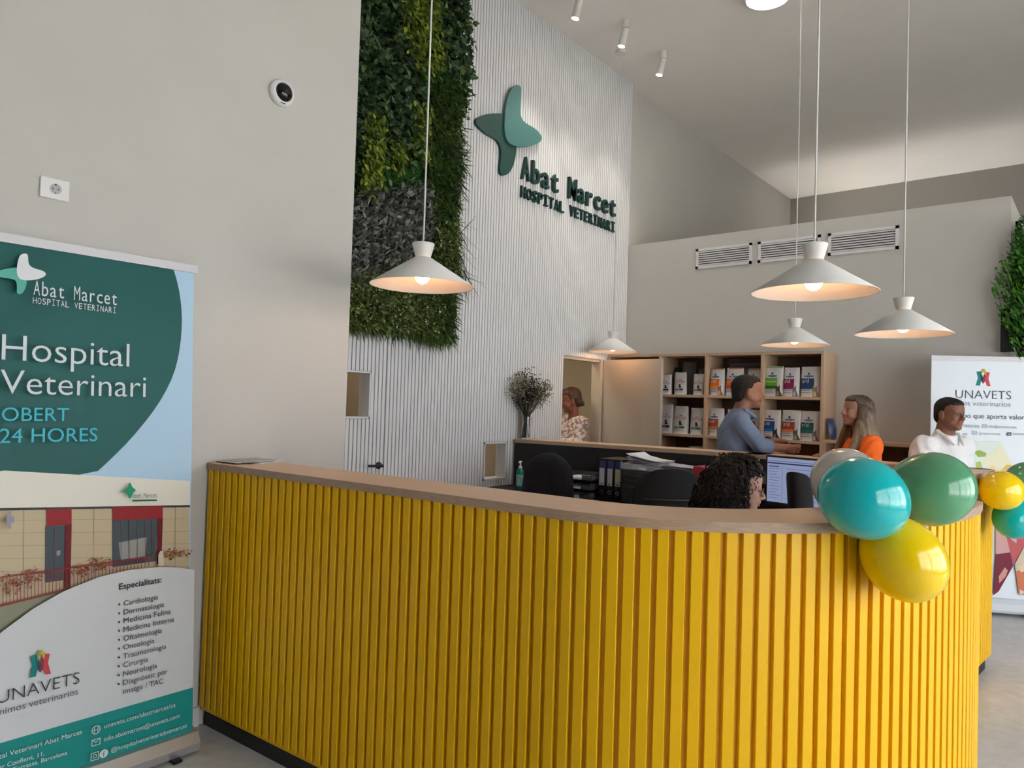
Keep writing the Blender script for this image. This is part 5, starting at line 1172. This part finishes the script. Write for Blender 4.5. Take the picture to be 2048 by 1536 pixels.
def hand_prims(wrist, dirv, palm_n, side, curl=.5, s=1.0, spread=.16):
    """palm, four fingers and a thumb; dirv = finger direction, palm_n = normal out of the palm, side = +1 thumb towards cross(dirv,palm_n)"""
    w = np.array(wrist, float); d = np.array(dirv, float); d /= np.linalg.norm(d); n = np.array(palm_n, float); n -= d*(n@d); n /= np.linalg.norm(n); a = np.cross(d, n)*side
    H = []; L = lambda p: tuple(w+s*(d*p[0]+a*p[1]+n*p[2]))
    for y, r in ((.026, .0125), (.009, .0135), (-.008, .013), (-.024, .0115)): H.append(('c', L((.005, y*.6, 0)), L((.085, y*1.08, 0)), .016*s, r*s, .012*s))
    for i, (y, ln) in enumerate(((.029, .068), (.010, .078), (-.010, .072), (-.028, .056))):
        p0 = np.array([.085, y, 0]); ang = 0.0; r = .0092-.0006*(i == 3)
        for k, (f, c_) in enumerate(((.45, .55), (.30, .9), (.25, .6))):
            ang += curl*c_*(1+.12*i); q = np.array([math.cos(ang)*math.cos(spread*(1.5-i)/1.5), math.sin(spread*(1.5-i)/1.5)*math.cos(ang), math.sin(ang)]); p1_ = p0+q*ln*f
            H.append(('c', L(p0), L(p1_), (r-.0006*k)*s, (r-.0006*(k+1))*s, .004*s)); p0 = p1_
    H.append(('c', L((.018, .022, .004)), L((.052, .050, .016)), .0145*s, .0115*s, .010*s)); H.append(('c', L((.052, .050, .016)), L((.088, .056, .026)), .0112*s, .0088*s, .004*s))
    return H
def person(label, loc, fwd): return thing('person', label, 'person', loc, math.atan2(fwd[1], fwd[0]))
RH = np.array([_r0[0], _r0[1]]); FH = np.array([math.cos(YAW), math.sin(YAW)])       # picture right and depth, on the floor
def shoe(parent, x, y, a, m, sole):
    c, s_ = math.cos(a), math.sin(a); T = lambda p: (x+p[0]*c-p[1]*s_, y+p[0]*s_+p[1]*c, p[2])
    grown('shoe', [('c', T((-.07, 0, .055)), T((.06, 0, .05)), .042, .040, .02), ('c', T((.06, 0, .045)), T((.165, 0, .038)), .042, .032, .03), ('c', T((-.06, 0, .06)), T((-.04, 0, .11)), .044, .044, .02)], [m, sole], parent, .009, pick=lambda X: (X[:, 2] < .024).astype(int), cut=lambda P: .003-P[..., 2])

# ---------------------------------------------------------------- man in blue shirt
pb = on_x(1490, 820, 5.64); bl = person('man in light blue shirt leaning on the far counter, smiling', (pb[0], pb[1], 0), RH)
SK = skin('olive', (.29, .135, .088)); LIP = mat('lip_rose', (.36, .12, .09), .4); HAIRK = mat('hair_black', (.007, .0055, .005), .75, noise=.4, nscale=60, stretch=(1, 6, 6))
hc, hR, hs = (.018, 0, 1.662), rotm(-.05, .03), 1.08
Hd, T, sc = head_prims(hc, hR, hs, smile=1.0)
sh_r, el_r, wr_r = (-.085, -.185, 1.415), (.045, -.245, 1.252), (.245, -.205, 1.240); sh_l, el_l, wr_l = (-.03, .185, 1.415), (.03, .18, 1.285), (.22, -.02, 1.285)
body = Hd+[('c', T((-.022, 0, -.06)), (-.055, 0, 1.44), .062, .066, .02), ('e', (-.075, 0, 1.28), (.115, .165, .20), None, .05), ('e', (-.09, 0, 1.05), (.115, .16, .18), None, .05)]
for a, b, w in ((sh_r, el_r, wr_r), (sh_l, el_l, wr_l)): body += [('c', a, b, .052, .045, .03), ('c', b, w, .045, .029, .02)]
body += hand_prims(wr_r, (1, .12, -.06), (.05, .9, .42), -1, .42)+hand_prims(wr_l, (1, -.25, -.10), (.1, -.5, -.86), 1, .5)
grown('body', body, [SK, LIP, M_eye, M_iris], bl, .0055, pick=face_pick(hc, hR, hs))
M_shirtb = mat('shirt_blue', (.155, .205, .32), .85, noise=.10, nscale=60, bump=.35, bscale=26)
folds = lambda P: .0035*np.sin(38*P[..., 2]+22*P[..., 0]+9*np.sin(14*P[..., 1]))*np.clip((1.44-P[..., 2])*6, 0, 1)
sb = [('e', (-.070, 0, 1.30), (.135, .185, .185), None, .05), ('e', (-.09, 0, 1.06), (.135, .178, .22), None, .08), ('c', (-.075, -.13, 1.435), (-.055, .13, 1.435), .062, .062, .05), ('c', (-.07, 0, 1.43), T((-.03, 0, -.135)), .085, .074, .03)]
for a, b, w in ((sh_r, el_r, wr_r), (sh_l, el_l, wr_l)):
    e2 = tuple(np.array(b)+(np.array(w)-np.array(b))*.22); sb += [('c', a, b, .072, .060, .04), ('c', b, e2, .060, .053, .02)]
nk = np.array(T((-.010, 0, -.14)))
grown('shirt', sb, M_shirtb, bl, .0065, warp=folds, cut=lambda P: P[..., 2]-(nk[2]-.004-.35*(P[..., 0]-nk[0])))
grown('shirt_collar', [('c', tuple(nk+[-.075, y*.02, .018]), tuple(nk+[-.03, y*.066, .010]), .015, .015, .01) for y in (-1, 1)]+[('c', tuple(nk+[-.03, y*.066, .010]), tuple(nk+[.045, y*.052, -.035]), .015, .013, .01) for y in (-1, 1)]+[('c', tuple(nk+[.045, y*.052, -.035]), tuple(nk+[.072, y*.016, -.055]), .013, .010, .01) for y in (-1, 1)], M_shirtb, bl, .006)
grown('shirt_cuff', [('c', tuple(np.array(b)+(np.array(w)-np.array(b))*.17), tuple(np.array(b)+(np.array(w)-np.array(b))*.29), .061, .058, .004) for b, w in ((el_r, wr_r), (el_l, wr_l))], M_shirtb, bl, .006)
grown('shirt_placket', [('c', (.062, -.004, 1.42), (.072, -.004, 1.30), .012, .012, .01), ('c', (.072, -.004, 1.30), (.050, -.004, 1.02), .012, .012, .01)], mat('placket_navy', (.05, .075, .16), .8), bl, .006)
HAIRP = [('e', T((-.020, 0, .044)), sc((.102, .080, .089)), hR, .01), ('e', T((.042, 0, .083)), sc((.048, .060, .030)), hR, .03), ('e', T((-.065, 0, -.015)), sc((.050, .066, .065)), hR, .02)]
def face_cut(T_, R, c, s, zf=.062, xf=.03, ze=-.02, side=.0):
    """keep hair behind the hairline"""
    def f(P):
        q = ((P-np.array(c, np.float32))@np.array(R, np.float32))/s; x, y, z = q[..., 0], np.abs(q[..., 1]), q[..., 2]
        line = np.where(z > .052, xf-.012+(z-.052)*1.3, np.where(z > .024, .012+(z-.024)/.028*(xf-.024), np.where(z > .010, .012-(.024-z)*.3, np.where((z > -.034) & (y > .05), -.030, -.012+side)-(.010-z)*.25)))
        d = np.where(z > zf+.03*np.clip((.07-x)/.07, -1, 1), -1.0, x-line); return np.maximum(d*s*.7, (-.085-z)*s)
    return f
sw = lambda P: .0016*np.sin(420*P[..., 1]+60*np.sin(30*P[..., 0]))
grown('hair', HAIRP, HAIRK, bl, .0055, warp=sw, cut=face_cut(T, hR, hc, hs, zf=.074, xf=.040))
grown('eyebrow', [('c', T((.086, y*.014, .0195)), T((.074, y*.046, .0225)), .0042*hs, .003*hs, .002) for y in (-1, 1)], HAIRK, bl, .0035)
wd = (np.array(wr_l)-np.array(el_l)); wd /= np.linalg.norm(wd); wc = np.array(wr_l)-wd*.035
grown('wristwatch', [('c', tuple(wc-wd*.008), tuple(wc+wd*.008), .0345, .0345, .004)], M_blackp, bl, .005)
M_trn = mat('trousers_navy', (.02, .024, .04), .9)
grown('trousers', [('e', (-.10, 0, .93), (.125, .175, .13), None, .05)]+[('c', (-.10, y*.09, .88), (-.09, y*.10, .48), .088, .065, .05) for y in (-1, 1)]+[('c', (-.09, y*.10, .48), (-.11, y*.11, .08), .065, .055, .03) for y in (-1, 1)], M_trn, bl, .011)
for y in (-1, 1): shoe(bl, -.07, y*.11, 0, M_blackp, M_blackp)

# ---------------------------------------------------------------- woman in orange sweater
po = on_x(1712, 827, 5.70); ow = person('woman with long straight hair and orange sweater facing the man in blue', (po[0], po[1], 0), -RH)
SKF = skin('fair', (.36, .185, .125)); LIPF = mat('lip_pink', (.42, .14, .12), .4)
hc, hR, hs = (-.005, 0, 1.535), rotm(.06, .14), .93
Hd, T, sc = head_prims(hc, hR, hs, fem=True, smile=.8)
sh_r, el_r, wr_r = (-.045, -.155, 1.295), (.03, -.20, 1.05), (.10, -.02, 1.16); sh_l, el_l, wr_l = (-.045, .155, 1.295), (.04, .23, 1.07), (.205, .12, 1.225)
body = Hd+[('c', T((-.022, 0, -.06)), (-.045, 0, 1.32), .047, .052, .02), ('e', (-.05, 0, 1.17), (.095, .14, .17), None, .05), ('e', (-.05, 0, .98), (.095, .13, .16), None, .05)]
for a, b, w in ((sh_r, el_r, wr_r), (sh_l, el_l, wr_l)): body += [('c', a, b, .042, .036, .03), ('c', b, w, .036, .024, .02)]
body += hand_prims(wr_l, (1, -.05, -.05), (0, 0, -1), -1, .15, .9)+hand_prims(wr_r, (.9, .5, .1), (0, .3, -1), 1, .4, .9)
grown('body', body, [SKF, LIPF, M_eye, M_iris], ow, .0055, pick=face_pick(hc, hR, hs))
M_or = mat('sweater_orange', (.86, .145, .012), .85, bump=.4, bscale=40, noise=.05, nscale=12)
sb = [('e', (-.04, 0, 1.17), (.135, .17, .19), None, .05), ('e', (-.045, 0, .95), (.135, .17, .20), None, .08), ('c', (-.05, -.12, 1.305), (-.05, .12, 1.305), .058, .058, .06)]
for a, b, w in ((sh_r, el_r, wr_r), (sh_l, el_l, wr_l)): sb += [('c', a, b, .068, .066, .05), ('c', b, tuple(np.array(w)*.9+np.array(b)*.1), .066, .040, .03)]
nk = np.array([-.045, 0, 1.33]); folds = lambda P: .004*np.sin(30*P[..., 2]+26*P[..., 0]+8*np.sin(16*P[..., 1]))
grown('sweater', sb, M_or, ow, .0065, warp=folds, cut=lambda P: -sd_ell(P, tuple(nk+[.01, 0, .03]), (.075, .085, .05)))
M_hl = bpy.data.materials.new('hair_brown_blond'); M_hl.use_nodes = True; n_ = M_hl.node_tree; p_ = n_.nodes['Principled BSDF']; tc = n_.nodes.new('ShaderNodeTexCoord'); sx = n_.nodes.new('ShaderNodeSeparateXYZ'); n_.links.new(tc.outputs['Object'], sx.inputs[0])
mr = n_.nodes.new('ShaderNodeMapRange'); mr.inputs[1].default_value = 1.66; mr.inputs[2].default_value = 1.26; n_.links.new(sx.outputs['Z'], mr.inputs[0]); nz = n_.nodes.new('ShaderNodeTexNoise'); nz.inputs['Scale'].default_value = 55; mp = n_.nodes.new('ShaderNodeMapping'); mp.inputs['Scale'].default_value = (2.2, 2.2, .12); n_.links.new(tc.outputs['Object'], mp.inputs[0]); n_.links.new(mp.outputs[0], nz.inputs['Vector'])
ad = n_.nodes.new('ShaderNodeMath'); ad.operation = 'MULTIPLY_ADD'; n_.links.new(nz.outputs['Fac'], ad.inputs[0]); ad.inputs[1].default_value = 1.5; ad.inputs[2].default_value = -.72; a2 = n_.nodes.new('ShaderNodeMath'); n_.links.new(ad.outputs[0], a2.inputs[0]); n_.links.new(mr.outputs[0], a2.inputs[1])
cr_ = n_.nodes.new('ShaderNodeValToRGB'); cr_.color_ramp.elements[0].color = (.032, .020, .013, 1); cr_.color_ramp.elements[1].color = (.24, .16, .095, 1); n_.links.new(a2.outputs[0], cr_.inputs[0]); n_.links.new(cr_.outputs[0], p_.inputs['Base Color']); p_.inputs['Roughness'].default_value = .42
hp_ = [('e', T((-.024, 0, .040)), sc((.106, .090, .096)), hR, .01), ('e', T((.045, 0, .082)), sc((.05, .066, .036)), hR, .03)]
for y in (-1, 1):
    hp_ += [('c', T((.005, y*.080, .03)), T((.015, y*.086, -.10)), .020*hs, .022*hs, .02), ('c', T((.015, y*.086, -.10)), (.075, y*.115, 1.27), .021, .020, .02), ('c', (.075, y*.115, 1.27), (.115, y*.105, 1.13), .020, .010, .02), ('c', T((-.05, y*.065, -.02)), (-.085, y*.095, 1.32), .034, .036, .03), ('c', (-.085, y*.095, 1.32), (-.115, y*.10, 1.18), .032, .014, .02)]
hp_ += [('c', T((-.085, 0, .0)), (-.115, 0, 1.34), .05, .05, .03), ('c', (-.115, 0, 1.34), (-.15, 0, 1.16), .042, .016, .03), ('c', (-.12, .05, 1.36), (-.14, .07, 1.20), .03, .012, .02)]
for y in (-1, 1): hp_ += [('c', T((-.025, y*.080, .0)), (.0, y*.112, 1.30), .030, .034, .03), ('c', (.0, y*.112, 1.30), (.03, y*.12, 1.17), .032, .014, .03), ('c', T((-.055, y*.076, -.02)), (-.05, y*.115, 1.30), .032, .036, .03)]
strands = lambda P: .0022*np.sin(300*(P[..., 1]+P[..., 0]*.7)+5*np.sin(14*P[..., 2]))+.0015*np.sin(560*(P[..., 1]-P[..., 0]*.9))
def long_cut(P):
    q = ((P-np.array(hc, np.float32))@np.array(hR, np.float32))/hs; x, y, z = q[..., 0], np.abs(q[..., 1]), q[..., 2]
    d = np.where(z > .072+.02*np.clip((.06-x)/.06, -1, 1), -1.0, np.where(y < .074, x-(.022+np.clip(z, 0, .1)*.4), -1.0)); return np.where(z < -.11, -1.0, d*hs*.6)
grown('hair', hp_, M_hl, ow, .0055, warp=strands, cut=long_cut)
grown('eyebrow', [('c', T((.086, y*.014, .0185)), T((.074, y*.044, .0215)), .0032, .0022, .002) for y in (-1, 1)], mat('brow_brown', (.05, .03, .018), .6), ow, .0035)
grown('trousers', [('e', (-.05, 0, .84), (.12, .17, .13), None, .05)]+[('c', (-.05, y*.085, .80), (-.04, y*.09, .45), .082, .06, .05) for y in (-1, 1)]+[('c', (-.04, y*.09, .45), (-.06, y*.095, .08), .06, .048, .03) for y in (-1, 1)], mat('trousers_white', (.45, .45, .46), .9), ow, .012)
for y in (-1, 1): shoe(ow, -.02, y*.095, 0, M_white, M_white)

# ---------------------------------------------------------------- man in white shirt
pw = at_depth(1900, 832, 5.42); fwd = RH*.29-FH*.957
wm = person('man in white open-collar shirt walking past the white banner', (pw[0], pw[1], 0), fwd)
SKT = skin('tan', (.22, .10, .064)); LIPT = mat('lip_tan', (.28, .10, .08), .4)
hc, hR, hs = (.0, 0, 1.535), rotm(.03, -.02), 1.0
Hd, T, sc = head_prims(hc, hR, hs)
sh_r, el_r, wr_r = (-.055, -.20, 1.29), (-.09, -.25, 1.03), (.05, -.25, .84); sh_l, el_l, wr_l = (-.055, .20, 1.29), (-.13, .25, 1.03), (-.06, .26, .80)
body = Hd+[('c', T((-.022, 0, -.06)), (-.055, 0, 1.33), .064, .070, .02), ('e', (-.06, 0, 1.15), (.12, .17, .20), None, .05), ('e', (-.05, 0, .95), (.125, .165, .18), None, .05)]
for a, b, w in ((sh_r, el_r, wr_r), (sh_l, el_l, wr_l)): body += [('c', a, b, .052, .045, .03), ('c', b, w, .045, .029, .02)]
body += hand_prims(wr_r, (.2, .05, -1), (.1, .95, 0), 1, .45)+hand_prims(wr_l, (.2, -.05, -1), (.1, -.95, 0), -1, .45)
grown('body', body, [SKT, LIPT, M_eye, M_iris], wm, .006, pick=face_pick(hc, hR, hs))
M_shw = mat('shirt_white', (.74, .74, .76), .8, bump=.3, bscale=22)
sb = [('e', (-.055, 0, 1.165), (.145, .195, .19), None, .05), ('e', (-.045, 0, .94), (.15, .19, .20), None, .08), ('c', (-.06, -.15, 1.305), (-.06, .15, 1.305), .065, .065, .06), ('c', (-.06, 0, 1.31), T((-.03, 0, -.14)), .09, .080, .03)]
for a, b, w in ((sh_r, el_r, wr_r), (sh_l, el_l, wr_l)): sb += [('c', a, b, .076, .066, .05), ('c', b, tuple(np.array(w)*.85+np.array(b)*.15), .066, .045, .03)]
nk = np.array(T((-.008, 0, -.145))); folds = lambda P: .004*np.sin(34*P[..., 2]+20*P[..., 1]+8*np.sin(12*P[..., 0]))
grown('shirt', sb, M_shw, wm, .0065, warp=folds, cut=lambda P: np.maximum(P[..., 2]-(nk[2]+.002-.35*(P[..., 0]-nk[0])), -sd_cone(P, tuple(nk+[.07, 0, .03]), tuple(nk+[.10, 0, -.11]), .034, .004)))
grown('shirt_collar', [('c', tuple(nk+[-.078, y*.02, .022]), tuple(nk+[-.03, y*.072, .014]), .016, .016, .01) for y in (-1, 1)]+[('c', tuple(nk+[-.03, y*.072, .014]), tuple(nk+[.045, y*.062, -.03]), .016, .015, .01) for y in (-1, 1)]+[('c', tuple(nk+[.045, y*.062, -.03]), tuple(nk+[.088, y*.045, -.075]), .015, .010, .01) for y in (-1, 1)], M_shw, wm, .006)
HAIRP = [('e', T((-.020, 0, .042)), sc((.102, .081, .089)), hR, .01), ('e', T((.042, 0, .082)), sc((.048, .061, .030)), hR, .03), ('e', T((-.065, 0, -.015)), sc((.050, .068, .065)), hR, .02)]
grown('hair', HAIRP, HAIRK, wm, .0055, warp=sw, cut=face_cut(T, hR, hc, hs, zf=.068, xf=.036))
grown('eyebrow', [('c', T((.086, y*.014, .0195)), T((.074, y*.046, .0220)), .0045, .003, .002) for y in (-1, 1)], HAIRK, wm, .0035)
grown('trousers', [('e', (-.05, 0, .84), (.135, .18, .14), None, .05), ('c', (-.04, -.09, .80), (.10, -.10, .46), .09, .066, .05), ('c', (.10, -.10, .46), (.17, -.10, .09), .066, .056, .03), ('c', (-.06, .09, .80), (-.08, .10, .45), .09, .066, .05), ('c', (-.08, .10, .45), (-.22, .10, .12), .066, .056, .03)], M_trn, wm, .012)
shoe(wm, .20, -.10, 0, M_blackp, mat('sole_grey', (.3, .3, .32), .6)); shoe(wm, -.19, .10, 0, M_blackp, MATS['sole_grey'])

# ---------------------------------------------------------------- woman in the doorway
pd = at_depth(1140, 812, 7.48); fwd = -RH*.88-FH*.36
dw = person('woman in patterned blouse looking away inside the doorway', (pd[0], pd[1], 0), fwd)
hc, hR, hs = (.0, 0, 1.565), rotm(-.25, -.25), 1.0
Hd, T, sc = head_prims(hc, hR, hs, fem=True); SKR = skin('ruddy', (.24, .085, .052))
sh_r, el_r, wr_r = (-.06, -.165, 1.33), (-.01, -.22, 1.09), (.18, -.12, 1.10); sh_l, el_l, wr_l = (-.06, .165, 1.33), (.0, .22, 1.10), (.20, .12, 1.18)
body = Hd+[('c', T((-.022, 0, -.06)), (-.05, 0, 1.36), .050, .056, .02), ('e', (-.06, 0, 1.2), (.105, .15, .18), None, .05), ('e', (-.06, 0, 1.0), (.105, .14, .17), None, .05)]
for a, b, w in ((sh_r, el_r, wr_r), (sh_l, el_l, wr_l)): body += [('c', a, b, .044, .038, .03), ('c', b, w, .038, .025, .02)]
body += hand_prims(wr_r, (1, .2, 0), (0, .3, -1), 1, .4, .92)+hand_prims(wr_l, (1, -.2, 0), (0, -.3, -1), -1, .4, .92)
grown('body', body, [SKR, LIPF, M_eye, M_iris], dw, .0065, pick=face_pick(hc, hR, hs))
M_bl = bpy.data.materials.new('blouse_print'); M_bl.use_nodes = True; n_ = M_bl.node_tree; p_ = n_.nodes['Principled BSDF']; tc = n_.nodes.new('ShaderNodeTexCoord'); nz = n_.nodes.new('ShaderNodeTexNoise'); nz.inputs['Scale'].default_value = 30; nz.inputs['Detail'].default_value = 2; n_.links.new(tc.outputs['Object'], nz.inputs['Vector']); cr_ = n_.nodes.new('ShaderNodeValToRGB'); cr_.color_ramp.elements[0].position = .42; cr_.color_ramp.elements[1].position = .56; cr_.color_ramp.elements[0].color = (.24, .16, .17, 1); cr_.color_ramp.elements[1].color = (.66, .58, .52, 1); n_.links.new(nz.outputs['Fac'], cr_.inputs[0]); n_.links.new(cr_.outputs[0], p_.inputs['Base Color']); p_.inputs['Roughness'].default_value = .8
sb = [('e', (-.05, 0, 1.2), (.135, .175, .19), None, .05), ('e', (-.055, 0, .98), (.14, .18, .20), None, .08), ('c', (-.06, -.125, 1.345), (-.06, .125, 1.345), .060, .060, .06)]
for a, b, w in ((sh_r, el_r, wr_r), (sh_l, el_l, wr_l)): sb += [('c', a, b, .070, .064, .05), ('c', b, tuple(np.array(w)*.9+np.array(b)*.1), .064, .042, .03)]
grown('blouse', sb, M_bl, dw, .008, warp=folds, cut=lambda P: np.maximum(-sd_ell(P, (-.04, 0, 1.40), (.07, .075, .06)), -sd_cone(P, (.05, 0, 1.40), (.10, 0, 1.18), .055, .01)))
grown('hair', [('e', T((-.022, 0, .040)), sc((.108, .092, .097)), hR, .01), ('e', T((.045, 0, .082)), sc((.05, .066, .036)), hR, .03), ('e', T((-.075, 0, -.045)), sc((.050, .074, .062)), hR, .03), ('e', T((-.105, .0, -.07)), sc((.03, .05, .03)), hR, .02)], mat('hair_chestnut', (.06, .028, .012), .5, noise=.5, nscale=40), dw, .007, warp=lambda P: .004*np.sin(95*P[..., 1]+50*P[..., 2])*np.sin(60*P[..., 0]), cut=face_cut(T, hR, hc, hs, zf=.066, xf=.034, side=.03))
grown('trousers', [('e', (-.06, 0, .87), (.13, .18, .13), None, .05)]+[('c', (-.06, y*.09, .82), (-.05, y*.09, .46), .085, .062, .05) for y in (-1, 1)]+[('c', (-.05, y*.09, .46), (-.07, y*.10, .08), .062, .05, .03) for y in (-1, 1)], M_trn, dw, .013)
for y in (-1, 1): shoe(dw, -.03, y*.10, 0, M_blackp, M_blackp)

# ---------------------------------------------------------------- seated woman with curly hair
pc = at_depth(1480, 975, 3.42); fwd = RH*.985-FH*.17
cw = person('seated woman with dark curly hair and round glasses behind the front counter', (pc[0], pc[1], 0), fwd)
hc, hR, hs = (.0, 0, 1.152), rotm(0, -.10), .98
Hd, T, sc = head_prims(hc, hR, hs, fem=True); SKP = skin('pale', (.36, .20, .155))
sh_r, el_r, wr_r = (-.06, -.16, .92), (.05, -.21, .70), (.26, -.12, .72); sh_l, el_l, wr_l = (-.06, .16, .92), (.05, .21, .70), (.26, .12, .72)
body = Hd+[('c', T((-.022, 0, -.06)), (-.05, 0, .945), .046, .054, .02), ('e', (-.06, 0, .80), (.10, .15, .17), None, .05), ('e', (-.06, 0, .64), (.11, .15, .14), None, .05)]
for a, b, w in ((sh_r, el_r, wr_r), (sh_l, el_l, wr_l)): body += [('c', a, b, .043, .037, .03), ('c', b, w, .037, .025, .02)]
body += hand_prims(wr_r, (1, .1, 0), (0, 0, -1), 1, .3, .92)+hand_prims(wr_l, (1, -.1, 0), (0, 0, -1), -1, .3, .92)
grown('body', body, [SKP, mat('lip_dusty', (.36, .14, .13), .4), M_eye, M_iris], cw, .005, pick=face_pick(hc, hR, hs))
M_top = mat('top_black', (.012, .012, .014), .9)
sb = [('e', (-.055, 0, .80), (.13, .17, .18), None, .05), ('e', (-.06, 0, .62), (.135, .17, .14), None, .06), ('c', (-.06, -.12, .93), (-.06, .12, .93), .056, .056, .06)]
for a, b, w in ((sh_r, el_r, wr_r), (sh_l, el_l, wr_l)): sb += [('c', a, b, .06, .055, .05), ('c', b, tuple(np.array(w)*.85+np.array(b)*.15), .055, .04, .03)]
grown('top', sb, M_top, cw, .009, cut=lambda P: -sd_ell(P, (-.03, 0, .98), (.07, .08, .06)))
grown('trousers', [('e', (-.06, 0, .575), (.15, .18, .075), None, .05)]+[('c', (-.03, y*.09, .575), (.33, y*.10, .575), .075, .062, .05) for y in (-1, 1)]+[('c', (.33, y*.10, .575), (.31, y*.10, .09), .060, .048, .03) for y in (-1, 1)], M_trn, cw, .013)
for y in (-1, 1): shoe(cw, .35, y*.10, 0, M_blackp, M_blackp)
M_curl = mat('hair_curly', (.010, .0065, .005), .75, noise=.5, nscale=70)
hp_ = [('e', T((-.045, 0, .045)), sc((.118, .112, .112)), hR, .01), ('e', T((-.085, 0, -.06)), sc((.105, .135, .125)), hR, .05), ('e', T((.035, 0, .100)), sc((.06, .075, .04)), hR, .03), ('e', T((-.08, 0, -.15)), sc((.095, .125, .09)), hR, .05)]
def curl_cut(P):
    q = ((P-np.array(hc, np.float32))@np.array(hR, np.float32))/hs; x, y, z = q[..., 0], np.abs(q[..., 1]), q[..., 2]
    return np.where(z > .080, -1.0, x-(.022+np.clip(z-.03, 0, .05)*.5))*hs*.7
grown('hair', hp_, M_curl, cw, .006, warp=lambda P: .006*np.sin(110*P[..., 0]+3*np.sin(60*P[..., 2]))*np.sin(100*P[..., 1])*np.sin(90*P[..., 2]+2*np.sin(70*P[..., 0])), cut=curl_cut)
rs = np.random.RandomState(4); mbC = MB()
for k in range(430):
    z = rs.uniform(-.24, .16); th = rs.uniform(math.radians(38), math.radians(322)); wd_ = .125 if z < .0 else .125*math.sqrt(max(.05, 1-(z/.165)**2)); 
    if z > .085: th = rs.uniform(0, 2*math.pi)
    p0 = np.array([-.055-.02*(z < 0)+wd_*.98*math.cos(th)*(.95 if z > 0 else 1), wd_*1.04*math.sin(th), z])
    if p0[0] > .02 and z < .075: continue
    L = rs.uniform(.05, .11); r = rs.uniform(.005, .009); ph = rs.uniform(0, 6.28); out = np.array([math.cos(th), math.sin(th), .15])*rs.uniform(-.02, .022); pts = []
    for i in range(11):
        t_ = i/10; a = ph+t_*3.2*2*math.pi*L/.1; pts.append(T(p0+out+np.array([r*math.cos(a)+.015*t_*math.cos(th), r*math.sin(a)+.015*t_*math.sin(th), -L*t_])))
    mbC.tube(pts, [.0036*(1-.5*i/10) for i in range(11)], 4)
for k in range(230):                                   # curls over the crown and forehead
    th, ph = rs.uniform(0, 2*math.pi), rs.uniform(.0, 1.15); n0 = np.array([math.cos(th)*math.sin(ph), math.sin(th)*math.sin(ph), math.cos(ph)]); p0 = np.array([-.012, 0, .052])+n0*np.array([.105, .104, .104])
    if p0[0] > .05 and p0[2] < .098: continue
    L = rs.uniform(.03, .06); r = rs.uniform(.005, .008); a0 = rs.uniform(0, 6.28); tg = np.array([n0[0], n0[1], -.8]); tg -= n0*(tg@n0); tg /= np.linalg.norm(tg)+1e-6; bt_ = np.cross(n0, tg); pts = []
    for i in range(9): t_ = i/8; a = a0+t_*10; pts.append(T(p0+tg*L*t_+n0*(r*math.cos(a)+.003)+bt_*r*math.sin(a)))
    mbC.tube(pts, .0034, 4)
for y0, x0, ln in ((-.06, .056, .085), (-.064, .040, .11), (-.055, .070, .06), (.06, .056, .09)):
    pts = []
    for i in range(16): t_ = i/15; a = t_*15; pts.append(T((x0+.004*math.cos(a)-.01*t_, y0+.004*math.sin(a)*1.2-.006*np.sign(-y0)*t_, .075-ln*t_-.01)))
    mbC.tube(pts, [.0017]*16, 4)
stuff(mbC.obj('curls', M_curl, cw, True))
grown('eyebrow', [('c', T((.085, y*.014, .0205)), T((.072, y*.046, .0235)), .0038, .0026, .002) for y in (-1, 1)], mat('brow_dark', (.014, .009, .007), .6), cw, .0035)
M_rim = mat('glasses_rim', (.16, .09, .04), .25, metal=.6); mb = MB()
for y in (-1, 1):
    mb.tube([T((.104-.004*abs(math.cos(a)), y*.0335+.0215*math.cos(a), -.004+.0205*math.sin(a))) for a in np.linspace(0, 2*math.pi, 25)], .0017, 6); mb.tube([T((.098, y*.054, .004)), T((.06, y*.073, .006)), T((-.005, y*.080, .006)), T((-.022, y*.080, -.012))], .0016, 6)
mb.tube([T((.104, -.0125, .0)), T((.109, 0, .004)), T((.104, .0125, .0))], .0016, 6); mb.obj('glasses', M_rim, cw, True)
fa = math.atan2(fwd[1], fwd[0])
office_chair('black office chair the curly-haired woman sits on', (pc[0]-.02*math.cos(fa), pc[1]-.02*math.sin(fa), 0), fa, top=.93, arms=False)
